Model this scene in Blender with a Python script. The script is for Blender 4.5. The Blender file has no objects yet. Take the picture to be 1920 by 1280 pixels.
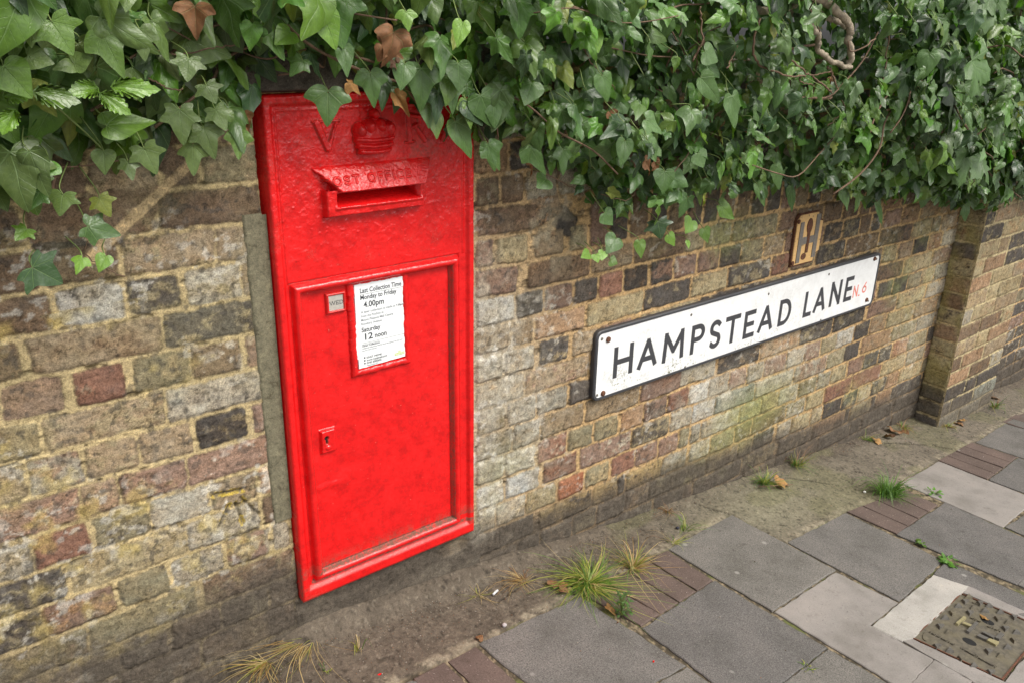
import bpy, bmesh, math, random
import numpy as np
from mathutils import Vector, Matrix

# ------------------------------------------------------------------ scene, camera, light
S = bpy.context.scene
cam_d = bpy.data.cameras.new('camera'); cam = bpy.data.objects.new('camera', cam_d)
S.collection.objects.link(cam); S.camera = cam
cam_d.sensor_width = 36; cam_d.lens = 28.258; cam_d.clip_start = .05; cam_d.clip_end = 500
_R = [[0.78898927, -0.61418079, 0.01666998], [-0.21077851, -0.29605637, -0.93162387], [0.57712074, 0.73152757, -0.36304142]]
_m = Matrix([[_R[0][0], -_R[1][0], -_R[2][0]], [_R[0][1], -_R[1][1], -_R[2][1]], [_R[0][2], -_R[1][2], -_R[2][2]]]).to_4x4()
_m.translation = (-0.062, -1.526, 1.573)
cam.matrix_world = _m

SUN_EL, SUN_AZ = 50, 155        # azimuth measured from +Y clockwise: light comes from the street side, slightly right
W = bpy.data.worlds.new('World'); S.world = W; W.use_nodes = True
nt = W.node_tree; nt.nodes.clear()
sky = nt.nodes.new('ShaderNodeTexSky'); sky.sky_type = 'NISHITA'; sky.sun_disc = False
sky.sun_elevation = math.radians(SUN_EL); sky.sun_rotation = math.radians(SUN_AZ)
sky.air_density = 1.0; sky.dust_density = 4.0; sky.ozone_density = 0.6
hsv = nt.nodes.new('ShaderNodeHueSaturation'); hsv.inputs['Saturation'].default_value = .10; hsv.inputs['Value'].default_value = 1.0
bg = nt.nodes.new('ShaderNodeBackground'); bg.inputs['Strength'].default_value = .138
wo = nt.nodes.new('ShaderNodeOutputWorld')
nt.links.new(sky.outputs[0], hsv.inputs['Color']); nt.links.new(hsv.outputs[0], bg.inputs[0]); nt.links.new(bg.outputs[0], wo.inputs[0])
sd = bpy.data.lights.new('sun', 'SUN'); sun = bpy.data.objects.new('sun', sd); S.collection.objects.link(sun)
sd.energy = 1.75; sd.angle = math.radians(28); sd.color = (1, .93, .83)
_e, _a = math.radians(SUN_EL), math.radians(SUN_AZ)
_dir = Vector((math.sin(_a)*math.cos(_e), math.cos(_a)*math.cos(_e), math.sin(_e)))
sun.rotation_euler = _dir.to_track_quat('Z', 'Y').to_euler(); sun.location = (0, -4, 6)
S.view_settings.view_transform = 'Standard'; S.view_settings.look = 'None'; S.view_settings.gamma = 1
S.view_settings.exposure = 0.56

rng = np.random.default_rng(7); random.seed(7)
COL = S.collection
def tag(o, label=None, cat=None, group=None, kind=None):
    if label: o['label'] = label
    if cat: o['category'] = cat
    if group: o['group'] = group
    if kind: o['kind'] = kind
    return o
def empty(name, loc=(0, 0, 0)):
    o = bpy.data.objects.new(name, None); COL.objects.link(o); o.location = loc; o.empty_display_size = .1
    return o
def link(name, me, mat, parent=None):
    o = bpy.data.objects.new(name, me); COL.objects.link(o)
    if mat is not None:
        for m in (mat if isinstance(mat, (list, tuple)) else [mat]): me.materials.append(m)
    if parent is not None:
        o.parent = parent
        if parent.parent is None: o.location = -Vector(parent.location)
    return o

# ------------------------------------------------------------------ numpy noise
def _h(ix, iy, s):
    n = (ix.astype(np.int64)*374761393 + iy.astype(np.int64)*668265263 + s*1442695041) & 0xffffffff
    n = ((n ^ (n >> 13))*1274126177) & 0xffffffff
    n = n ^ (n >> 16)
    return (n & 0xffffff)/float(0xffffff)
def vn(x, y, s=0):
    fx, fy = np.floor(x), np.floor(y); ix, iy = fx.astype(np.int64), fy.astype(np.int64)
    u, v = x-fx, y-fy; u = u*u*(3-2*u); v = v*v*(3-2*v)
    a, b, c, d = _h(ix, iy, s), _h(ix+1, iy, s), _h(ix, iy+1, s), _h(ix+1, iy+1, s)
    return (a*(1-u)+b*u)*(1-v)+(c*(1-u)+d*u)*v
def fbm(x, y, o=3, s=0):
    r = 0; a = .5; t = 0
    for k in range(o):
        r = r+a*vn(x*2**k, y*2**k, s+k*17); t += a; a *= .55
    return r/t
def ss(a, b, x):
    t = np.clip((x-a)/(b-a), 0, 1); return t*t*(3-2*t)
def ell(x, y, cx, cy, rx, ry):
    return np.exp(-(((x-cx)/rx)**2+((y-cy)/ry)**2))

# ------------------------------------------------------------------ mesh helpers
def mesh_np(name, V, F, col=None, uv=None, smooth=True, extra=None):
    """V (n,3); F (m,k) quads or tris"""
    me = bpy.data.meshes.new(name)
    k = F.shape[1]
    me.vertices.add(len(V)); me.vertices.foreach_set('co', np.ascontiguousarray(V, dtype=np.float32).ravel())
    me.loops.add(F.size); me.loops.foreach_set('vertex_index', np.ascontiguousarray(F, dtype=np.int32).ravel())
    me.polygons.add(len(F)); me.polygons.foreach_set('loop_start', np.arange(0, F.size, k, dtype=np.int32))
    me.polygons.foreach_set('loop_total', np.full(len(F), k, dtype=np.int32))
    me.update(calc_edges=True)
    if smooth: me.polygons.foreach_set('use_smooth', np.ones(len(F), dtype=bool))
    if col is not None:
        a = me.attributes.new('Col', 'FLOAT_COLOR', 'POINT')
        c = np.ones((len(V), 4), dtype=np.float32); c[:, :3] = col; a.data.foreach_set('color', c.ravel())
    if uv is not None:
        a = me.attributes.new('LeafUV', 'FLOAT2', 'POINT'); a.data.foreach_set('vector', np.ascontiguousarray(uv, dtype=np.float32).ravel())
    for nm, arr in (extra or {}).items():
        a = me.attributes.new(nm, 'FLOAT', 'POINT'); a.data.foreach_set('value', np.ascontiguousarray(arr, dtype=np.float32).ravel())
    me.validate(); return me
def grid_faces(nx, nz, flip=False):
    i = np.arange(nx*nz).reshape(nx, nz)
    a, b, c, d = i[:-1, :-1], i[1:, :-1], i[1:, 1:], i[:-1, 1:]
    F = np.stack([a, b, c, d] if not flip else [a, d, c, b], -1).reshape(-1, 4)
    return F
class MB:
    """collects simple solids and builds one mesh"""
    def __init__(s): s.v = []; s.f = []
    def add(s, V, F):
        b = len(s.v); s.v += [tuple(v) for v in V]; s.f += [tuple(b+i for i in f) for f in F]
    def prism(s, P2, y0, y1, fn=None):
        """polygon in (x,z) extruded in y (y1 nearer to the viewer, i.e. smaller)"""
        n = len(P2); V = [(p[0], y0, p[1]) for p in P2]+[(p[0], y1, p[1]) for p in P2]
        F = [tuple(range(n, 2*n)), tuple(reversed(range(n)))]+[(i, (i+1) % n, n+(i+1) % n, n+i) for i in range(n)]
        s.add([fn(v) for v in V] if fn else V, F)
    def box(s, a, b):
        s.prism([(a[0], a[2]), (b[0], a[2]), (b[0], b[2]), (a[0], b[2])], b[1], a[1])
    def tube(s, pts, r0, r1=None, n=7):
        r1 = r0 if r1 is None else r1
        pts = [Vector(p) for p in pts]; V = []; m = len(pts)
        for i, p in enumerate(pts):
            t = (pts[min(i+1, m-1)]-pts[max(i-1, 0)]).normalized()
            u = t.cross(Vector((0, 0, 1)) if abs(t.z) < .9 else Vector((1, 0, 0))).normalized(); w = t.cross(u)
            r = r0+(r1-r0)*i/(m-1)
            if isinstance(r0, (list, tuple)): r = r0[i]
            for k in range(n):
                a = 2*math.pi*k/n; V.append(p+(u*math.cos(a)+w*math.sin(a))*r)
        F = []
        for i in range(m-1):
            for k in range(n): F.append((i*n+k, i*n+(k+1) % n, (i+1)*n+(k+1) % n, (i+1)*n+k))
        F.append(tuple(reversed(range(n)))); F.append(tuple((m-1)*n+k for k in range(n)))
        s.add(V, F)
    def build(s, name, mat, parent=None, smooth=False, bevel=0):
        me = bpy.data.meshes.new(name); me.from_pydata([tuple(v) for v in s.v], [], s.f); me.update()
        bm = bmesh.new(); bm.from_mesh(me); bmesh.ops.recalc_face_normals(bm, faces=bm.faces)
        if bevel: bmesh.ops.bevel(bm, geom=list(bm.edges), offset=bevel, segments=2, affect='EDGES', clamp_overlap=True)
        bm.to_mesh(me); bm.free()
        if smooth:
            for p in me.polygons: p.use_smooth = True
        return link(name, me, mat, parent)
def smooth_path(pts, k=6):
    P = [np.array(p, float) for p in pts]; P = [2*P[0]-P[1]]+P+[2*P[-1]-P[-2]]; out = []
    for i in range(1, len(P)-2):
        for t in np.linspace(0, 1, k, endpoint=False):
            a, b, c, d = P[i-1:i+3]
            out.append(.5*((2*b)+(c-a)*t+(2*a-5*b+4*c-d)*t*t+(3*b-a-3*c+d)*t**3))
    out.append(P[-2]); return out

# ------------------------------------------------------------------ materials
def newmat(name):
    m = bpy.data.materials.new(name); m.use_nodes = True; n = m.node_tree; n.nodes.clear()
    o = n.nodes.new('ShaderNodeOutputMaterial'); b = n.nodes.new('ShaderNodeBsdfPrincipled'); n.links.new(b.outputs[0], o.inputs[0])
    return m, n, b, o
def N(n, t, **k):
    x = n.nodes.new(t)
    for a, b in k.items():
        if a.startswith('i_'): x.inputs[a[2:].replace('_', ' ')].default_value = b
        else: setattr(x, a, b)
    return x
def noise(n, scale, detail=4, rough=.6, coord=None, dist=0):
    x = N(n, 'ShaderNodeTexNoise'); x.inputs['Scale'].default_value = scale; x.inputs['Detail'].default_value = detail
    x.inputs['Roughness'].default_value = rough; x.inputs['Distortion'].default_value = dist
    if coord is not None: n.links.new(coord, x.inputs['Vector'])
    return x.outputs['Fac']
def ramp(n, fac, stops):
    r = N(n, 'ShaderNodeValToRGB'); e = r.color_ramp.elements
    while len(e) < len(stops): e.new(.5)
    for q, (p, c) in zip(e, stops): q.position = p; q.color = tuple(c)+(1,) if len(c) == 3 else c
    n.links.new(fac, r.inputs[0]); return r.outputs[0]
def mixc(n, a, b, f, mode='MIX'):
    m = N(n, 'ShaderNodeMix', data_type='RGBA', blend_type=mode)
    for s, v in ((m.inputs[0], f), (m.inputs[6], a), (m.inputs[7], b)):
        if hasattr(v, 'links'): n.links.new(v, s)
        else: s.default_value = v if isinstance(v, (int, float)) else tuple(v)+(1,) if len(v) == 3 else v
    return m.outputs[2]
def bump(n, h, strength, dist, prev=None):
    b = N(n, 'ShaderNodeBump'); b.inputs['Strength'].default_value = strength; b.inputs['Distance'].default_value = dist
    n.links.new(h, b.inputs['Height'])
    if prev is not None: n.links.new(prev, b.inputs['Normal'])
    return b.outputs[0]
def objco(n): return N(n, 'ShaderNodeNewGeometry').outputs['Position']

def mat_attr(name, rough=.9, fine=350, amp=.5, bmp=.0012, spec=.25, speck=True, pits=.85):
    """base colour from the per-vertex 'Col' attribute, broken up by fine noise"""
    m, n, b, o = newmat(name); co = objco(n)
    at = N(n, 'ShaderNodeAttribute', attribute_name='Col')
    f1 = noise(n, fine, 5, .7, co); f2 = noise(n, fine*.22, 4, .6, co)
    g = ramp(n, f1, [(.28, (1-amp,)*3), (.5, (1,)*3), (.74, (1+amp*.9,)*3)])
    c = mixc(n, at.outputs['Color'], g, 1.0, 'MULTIPLY')
    g2 = ramp(n, f2, [(.3, (.8, .8, .8)), (.7, (1.2, 1.19, 1.16))])
    c = mixc(n, c, g2, 1.0, 'MULTIPLY')
    if speck:
        v = noise(n, fine*1.1, 2, .5, co); sp = ramp(n, v, [(.70, (0, 0, 0)), (.76, (1, 1, 1))])
        c = mixc(n, c, (.42, .4, .36), mixc(n, (0, 0, 0), sp, .35))
    p1 = noise(n, 125, 8, .78, co, .4); p2 = noise(n, 48, 7, .75, co, .8)
    c = mixc(n, c, ramp(n, p1, [(.39, (.40, .38, .35)), (.465, (.96, .96, .96)), (.55, (1.04, 1.04, 1.04)), (.63, (1.5, 1.47, 1.4))]), pits*.5, 'MULTIPLY')
    c = mixc(n, c, ramp(n, p2, [(.38, (.55, .53, .50)), (.46, (.97, .97, .97)), (.56, (1.03, 1.03, 1.03)), (.65, (1.4, 1.38, 1.32))]), pits, 'MULTIPLY')
    n.links.new(c, b.inputs['Base Color']); b.inputs['Roughness'].default_value = rough; b.inputs['Specular IOR Level'].default_value = spec
    nn = bump(n, p1, .9*pits, .0022); nn = bump(n, f1, .9, bmp, nn); nn = bump(n, f2, .8, bmp*2.2, nn); n.links.new(nn, b.inputs['Normal'])
    return m
def mat_plain(name, c, rough=.6, metal=0, scale=60, var=.25, bmp=.0008, c2=None, spec=.5):
    m, n, b, o = newmat(name); co = objco(n)
    f = noise(n, scale, 5, .65, co)
    c2 = c2 or tuple(x*(1-var) for x in c)
    n.links.new(ramp(n, f, [(.3, c2), (.7, tuple(min(1, x*(1+var*.6)) for x in c))]), b.inputs['Base Color'])
    b.inputs['Roughness'].default_value = rough; b.inputs['Metallic'].default_value = metal; b.inputs['Specular IOR Level'].default_value = spec
    if bmp: n.links.new(bump(n, noise(n, scale*4, 4, .7, co), .8, bmp), b.inputs['Normal'])
    return m

M_BRICK = mat_attr('weathered_brickwork')
M_GROUND = mat_attr('gritty_concrete', pits=.7, fine=420, amp=.30, bmp=.0012, rough=.92, speck=False)
def mat_paint():
    m, n, b, o = newmat('thick_red_gloss_paint'); co = objco(n)
    at = N(n, 'ShaderNodeAttribute', attribute_name='dirt')
    f1 = noise(n, 16, 4, .6, co); f2 = noise(n, 110, 3, .55, co, .6); f3 = noise(n, 420, 3, .6, co)
    red = mixc(n, ramp(n, f1, [(.3, (.60, .0065, .0075)), (.7, (.76, .0105, .011))]), ramp(n, noise(n, 45, 6, .75, co), [(.36, (.80, .9, .9)), (.5, (1, 1, 1)), (.66, (1.05, 1.5, 1.45))]), 1.0, 'MULTIPLY')
    chip = ramp(n, noise(n, 75, 5, .8, co, .5), [(.275, (1, 1, 1)), (.30, (0, 0, 0))]); red = mixc(n, red, (.10, .018, .014), chip)
    mk = N(n, 'ShaderNodeMath', operation='MULTIPLY'); n.links.new(at.outputs['Fac'], mk.inputs[0])
    n.links.new(ramp(n, noise(n, 120, 6, .8, co), [(.36, (0, 0, 0)), (.60, (1, 1, 1))]), mk.inputs[1])
    c = mixc(n, red, (.16, .075, .05), mk.outputs[0])
    sp = ramp(n, noise(n, 210, 1, .5, co), [(.79, (0, 0, 0)), (.81, (1, 1, 1))])
    c = mixc(n, c, (.55, .22, .18), mixc(n, (0, 0, 0), sp, .6))
    n.links.new(c, b.inputs['Base Color'])
    ra = N(n, 'ShaderNodeMath', operation='MULTIPLY_ADD'); n.links.new(mk.outputs[0], ra.inputs[0]); ra.inputs[1].default_value = .5; ra.inputs[2].default_value = .22
    n.links.new(ra.outputs[0], b.inputs['Roughness'])
    at2 = N(n, 'ShaderNodeAttribute', attribute_name='lumpy')
    mm = N(n, 'ShaderNodeMath', operation='MULTIPLY'); n.links.new(at2.outputs['Fac'], mm.inputs[0]); n.links.new(f2, mm.inputs[1])
    nn = bump(n, mm.outputs[0], 1, .0013); nn = bump(n, f2, .6, .0011, nn); nn = bump(n, f3, .5, .0004, nn); n.links.new(nn, b.inputs['Normal'])
    return m
M_PAINT = mat_paint()

def mat_leaf(name, gloss=.34, vein=.65, trans=.22, maple=False):
    m, n, b, o = newmat(name)
    at = N(n, 'ShaderNodeAttribute', attribute_name='Col'); uv = N(n, 'ShaderNodeAttribute', attribute_name='LeafUV')
    sx = N(n, 'ShaderNodeSeparateXYZ'); n.links.new(uv.outputs['Vector'], sx.inputs[0])
    def M(op, a, b2=None, c=None):
        x = N(n, 'ShaderNodeMath', operation=op)
        for i, v in enumerate((a, b2, c)):
            if v is None: continue
            if hasattr(v, 'links'): n.links.new(v, x.inputs[i])
            else: x.inputs[i].default_value = v
        return x.outputs[0]
    ax = M('ABSOLUTE', sx.outputs[0]); y = sx.outputs[1]
    ang = M('ARCTAN2', ax, y); r = M('SQRT', M('ADD', M('MULTIPLY', ax, ax), M('MULTIPLY', y, y)))
    step = .80
    dl = M('SUBTRACT', ang, M('MULTIPLY', M('ROUND', M('DIVIDE', ang, step)), step))
    perp = M('MULTIPLY', r, M('ABSOLUTE', M('SINE', dl))); along = M('MULTIPLY', r, M('COSINE', dl))
    w = M('MULTIPLY_ADD', along, -.010, .0165)
    v1 = N(n, 'ShaderNodeMapRange', clamp=True); n.links.new(perp, v1.inputs[0]); n.links.new(w, v1.inputs[2]); v1.inputs[1].default_value = .004; v1.inputs[3].default_value = 1; v1.inputs[4].default_value = 0
    q = M('MULTIPLY_ADD', M('SUBTRACT', along, M('MULTIPLY', perp, 1.05)), 7.0, .3)
    nz = noise(n, 9, 3, .6, uv.outputs['Vector'])
    q = M('ADD', q, M('MULTIPLY', nz, .7))
    fr = M('ABSOLUTE', M('SUBTRACT', M('FRACT', q), .5))
    v2 = N(n, 'ShaderNodeMapRange', clamp=True); n.links.new(fr, v2.inputs[0]); v2.inputs[1].default_value = 0; v2.inputs[2].default_value = .055; v2.inputs[3].default_value = .45; v2.inputs[4].default_value = 0
    vv = M('MAXIMUM', v1.outputs[0], v2.outputs[0])
    mot = ramp(n, nz, [(.3, (.78, .8, .78)), (.7, (1.18, 1.14, 1.1))])
    base = mixc(n, at.outputs['Color'], mot, 1.0, 'MULTIPLY')
    veincol = mixc(n, base, (.24, .36, .15), .55)
    c = mixc(n, base, veincol, M('MULTIPLY', vv, vein))
    n.links.new(c, b.inputs['Base Color'])
    gl = noise(n, 14, 2, .5, uv.outputs['Vector'])
    n.links.new(M('MULTIPLY_ADD', gl, .22, gloss-.1), b.inputs['Roughness']); b.inputs['Specular IOR Level'].default_value = .55
    hh = M('ADD', M('MULTIPLY', vv, -.7), M('MULTIPLY', nz, .8))
    n.links.new(bump(n, hh, .7, .0012), b.inputs['Normal'])
    tr = N(n, 'ShaderNodeBsdfTranslucent'); n.links.new(mixc(n, c, (1.6, 1.9, .7), 1.0, 'MULTIPLY'), tr.inputs[0])
    mx = N(n, 'ShaderNodeMixShader'); mx.inputs[0].default_value = trans
    n.links.new(b.outputs[0], mx.inputs[1]); n.links.new(tr.outputs[0], mx.inputs[2]); n.links.new(mx.outputs[0], o.inputs[0])
    return m
M_LEAF = mat_leaf('ivy_leaf')
M_HOLLY = mat_leaf('holly_leaf', .28, .5)
M_MAPLE = mat_leaf('sycamore_leaf', .5, .5, .18)
M_DEAD = mat_leaf('withered_leaf', .7, .35, .12)
M_STEM = mat_plain('ivy_stem_bark', (.17, .105, .065), .85, scale=90, var=.45, bmp=.0015)
M_BARK = mat_plain('pale_branch_bark', (.40, .33, .24), .8, scale=45, var=.5, bmp=.003)
M_GSTEM = mat_plain('green_stalk', (.16, .22, .06), .6, scale=50)

# ------------------------------------------------------------------ ground level
GS = .109
def G(x, y=0):
    z = .249-GS*x-.078*(1-ss(.22, .52, x))
    return z if isinstance(x, np.ndarray) else float(z)
BASE = {  # brick colour codes -> albedo
 'k': (.058, .052, .050), 'K': (.082, .074, .064), 'b': (.135, .088, .062), 'p': (.205, .115, .105), 'r': (.200, .086, .066),
 'O': (.34, .125, .065), 'o': (.33, .20, .12), 'y': (.325, .265, .155), 'Y': (.40, .285, .13), 'g': (.205, .185, .118),
 't': (.285, .215, .14), 'l': (.33, .30, .24), 'w': (.45, .43, .385), 'G': (.17, .19, .17)}
_o = np.array((.25, .185, .105))
BASE = {k: tuple(np.array(v)*(1-w)+_o*w) for k, v in BASE.items() for w in [{'p': .42, 'r': .25, 'O': .15, 'o': .3, 'k': .10, 'K': .12, 'b': .25, 'l': .22, 'w': .12, 'g': .3, 'G': .2}.get(k, .22)]}
P = .076; LZ = 1.2146; RZ = 1.0224
CL = {
-1: "409 512 gt",
0: "320 509 bk",
1: "250 414 tg|418 488 tl",
2: "12 123 bg|135 240 wk|249 340 kg|354 458 lg|462 486 to",
3: "-13 62 bg|76 295 tb|300 487 kg",
4: "22 116 pl|135 219 rl|236 338 gy|342 440 bw|453 489 pl",
5: "-65 67 yg|74 282 tg|288 485 lk",
6: "-46 32 ty|38 123 lp|131 222 tg|226 325 tk|336 437 ky|451 484 pl",
7: "-39 108 pl|111 175 tp|180 303 pt|308 484 pw",
8: "-63 13 lg|20 114 rk|125 223 gk|228 342 ly|346 443 tg|453 485 ol",
9: "-77 57 kg|66 283 yg|288 442 lg",
10: "-128 2 kg|8 132 po|143 238 gk|249 353 lg|363 455 pg|467 502 ly",
11: "-119 9 yg|12 68 gp|75 286 gK|302 505 bg",
12: "-80 46 tg|52 118 gb|123 216 kK|229 328 bK|334 438 gK|444 502 tK",
13: "-28 34 bK|37 112 bK|118 276 bK|283 498 bg",
14: "170 320 bK|327 489 gK",
}
CR = {
-2: "1028 1093 bg|1103 1169 bk",
-1: "1026 1212 bp",
0: "1025 1077 pl|1088 1187 yt|1209 1306 to|1326 1390 gt",
1: "1025 1153 pw|1189 1401 bo|1408 1571 to|1580 1799 bt|1800 1885 gy|1895 2014 gt|2027 2251 gy|2267 2360 pb|2367 2424 bk|2526 2642 bk|2654 2754 bk|2771 2837 bk|2847 2908 bk|2937 3060 ob|3072 3198 bt|3214 3363 ob|3372 3512 to",
2: "1025 1143 wl|1151 1239 kw|1246 1340 pw|1349 1434 kp|1443 1535 rb|1543 1640 kb|1654 1752 kp|1761 1859 pw|1869 1967 pg|1973 2070 kg|2082 2190 gt|2200 2305 tg|2316 2379 pr|2550 2665 kt|2675 2784 kg|2795 2862 bt|2877 2938 kt|2964 3089 pb|3101 3228 ob|3245 3396 to|3413 3547 to",
3: "1025 1132 tw|1145 1209 tl|1217 1391 oK|1402 1626 yg|1630 1842 kg|1850 2019 yg|2028 2246 kg|2254 2356 rb|2366 2504 bg|2524 2708 kg|2720 2940 bt|2955 3193 bk|3203 3355 yt|3364 3440 gt|3451 3582 to",
4: "1028 1112 lk|1122 1216 lt|1236 1337 ky|1351 1445 tl|1452 1579 pt|1625 1893 yk|1900 2095 kg|2104 2211 kl|2217 2322 yt|2330 2407 kw|2417 2607 bp|2616 2656 kg|2668 2913 kg|3004 3107 yg|3123 3230 tp|3241 3359 kg|3373 3473 or|3487 3612 lk",
5: "1029 1184 lt|1192 1419 tp|1430 1552 bt|1562 1756 tg|1778 1988 bt|1999 2220 yb|2232 2476 tk|2657 2808 bt|2823 2980 yt|2993 3181 bk|3195 3421 yg|3431 3605 pt",
6: "1029 1120 lg|1130 1227 lw|1232 1340 lk|1350 1468 kK|1478 1609 bt|1619 1820 tg|1866 2042 bt|2056 2248 yt|2262 2441 tg|2456 2633 pt|2747 2876 bt|2887 3002 pt|3016 3129 kb|3137 3245 kg|3253 3361 gy|3368 3474 yg|3484 3630 lk",
7: "1029 1146 lg|1152 1243 lt|1249 1409 tg|1418 1643 tk|1650 1836 pr|1834 2011 lg|2024 2251 kt|2257 2492 to|2497 2592 kg|2587 2709 kg|2718 2940 kg|2966 3190 pb|3202 3427 yg|3441 3617 ly",
8: "1029 1119 lg|1127 1231 lw|1243 1349 rl|1357 1452 gk|1462 1557 gt|1572 1667 op|1672 1777 pk|1784 1883 rp|1885 1985 wl|1990 2093 lt|2098 2188 pl|2195 2291 lg|2298 2425 pl|2431 2542 lg|2547 2646 pl|2654 2759 gl|2763 2882 wl|2890 3003 kg|3010 3131 to|3137 3358 yg|3367 3566 to",
9: "1029 1120 wl|1129 1248 wl|1265 1393 pr|1408 1622 pl|1627 1797 yk|1805 1909 lg|1913 2029 wl|2030 2250 Gk|2255 2485 lp|2495 2710 lp|2716 2839 gl|2838 2948 kb|2966 3199 ot|3207 3412 gl|3421 3578 lg",
10: "1029 1091 lg|1097 1201 lg|1206 1315 yl|1323 1424 Or|1433 1532 gy|1546 1648 rk|1651 1751 pk|1757 1852 pb|1859 1909 gl|1918 1967 lk|1972 2175 lg|2180 2299 yG|2305 2408 pt|2413 2536 lg|2541 2659 gl|2666 2758 gl|2761 2872 gy|2887 3005 pr|3010 3123 kg|3129 3230 kl|3240 3361 or|3368 3537 gl",
11: "1020 1233 Kk|1256 1462 Yk|1470 1575 Yg|1578 1610 kK|1617 1781 Yt|1786 1908 lt|1928 2027 ly|2035 2162 gy|2170 2262 bg|2269 2475 by|2483 2601 lg|2609 2730 yl|2740 2933 rg|2945 3170 rp|3178 3372 yg|3381 3545 yl",
12: "1029 1171 Kt|1179 1259 Kk|1265 1390 Ko|1395 1488 gK|1492 1618 Kk|1622 1728 ot|1731 1836 gk|1830 2016 yt|2024 2196 pr|2202 2285 yt|2289 2416 kb|2437 2526 lg|2532 2656 yl|2665 2740 yl|2749 2881 kg|2886 3009 ky|3015 3114 yt|3121 3239 kg|3245 3346 ot|3353 3553 yt",
13: "1029 1186 K|1195 1356 K|1365 1489 Kk|1499 1752 K|1764 1911 k|1920 1957 pt|1963 2233 Kk|2240 2441 yt|2462 2685 tK|2696 2932 ot|2938 2970 kK|2978 3140 yk|3146 3179 k|3188 3309 ok|3315 3584 kK",
14: "1850 2036 K|2043 2253 Kk|2261 2457 yK|2465 2633 K|2637 2750 oK|2757 2993 K|3002 3081 K|3102 3345 Kk|3367 3597 K",
}

def parse(D, z0):
    out = []; span = {}
    for i, s in D.items():
        zt = z0-P*(i-1)
        for e in s.split('|'):
            a, b, c = e.split(); out.append((int(a)/1000., int(b)/1000., zt-P, zt, c)); span.setdefault(i, []).append((int(a)/1000., int(b)/1000.))
    return out, span
r_ = random.Random(11)
def autofill(i, z0, span, x0, x1, codes, lo):
    """random brick bond wherever the course has no listed bricks"""
    zt = z0-P*(i-1); L = sorted(span.get(i, [])); gaps = []; c = x0
    for a, b in L:
        if a-c > .075: gaps.append((c, a-.01))
        c = max(c, b+.01)
    if x1-c > .05: gaps.append((c, x1))
    out = []
    for a, b in gaps:
        x = a
        while x < b-.03:
            w = r_.choice((.215, .215, .102, .102))+r_.uniform(-.006, .006)
            if b-(x+w) < .05: w = b-x
            out.append((x, x+w, zt-P, zt, r_.choice(codes))); x += w+.01
    return out
LB, LS = parse(CL, LZ); RB, RS = parse(CR, RZ)
for i in range(-4, 18): LB += autofill(i, LZ, LS, -1.0, .505, ['tg', 'bg', 'kg', 'lg', 'yg', 'pl', 'bk'] if i < 12 else ['bK', 'K', 'gK'], 0)
for i in range(-7, 22):
    if i in (0, -1): 
        RB += autofill(i, RZ, RS, 1.01, 1.39, ['bk', 'tg', 'bg'], 0) if False else []
    cd = ['kg', 'bt', 'yg', 'tg', 'pb', 'ot', 'lg'] if i < 10 else (['K', 'Kk', 'kK'] if i > 12 else ['kK', 'gK', 'pb', 'kg'])
    if i in (0, -1): RB += autofill(i, RZ, RS, 3.5, 5.8, cd, 0)
    else: RB += autofill(i, RZ, RS, 1.02, 5.8, cd, 0)
x = 1.40
while x < 3.5:      # bricks laid on end under the ivy
    w = .066+r_.uniform(-.003, .003); RB.append((x, x+w, RZ+.002, RZ+.145, r_.choice(['kb', 'bk', 'pb', 'bt', 'tg']))); x += w+.012

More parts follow.
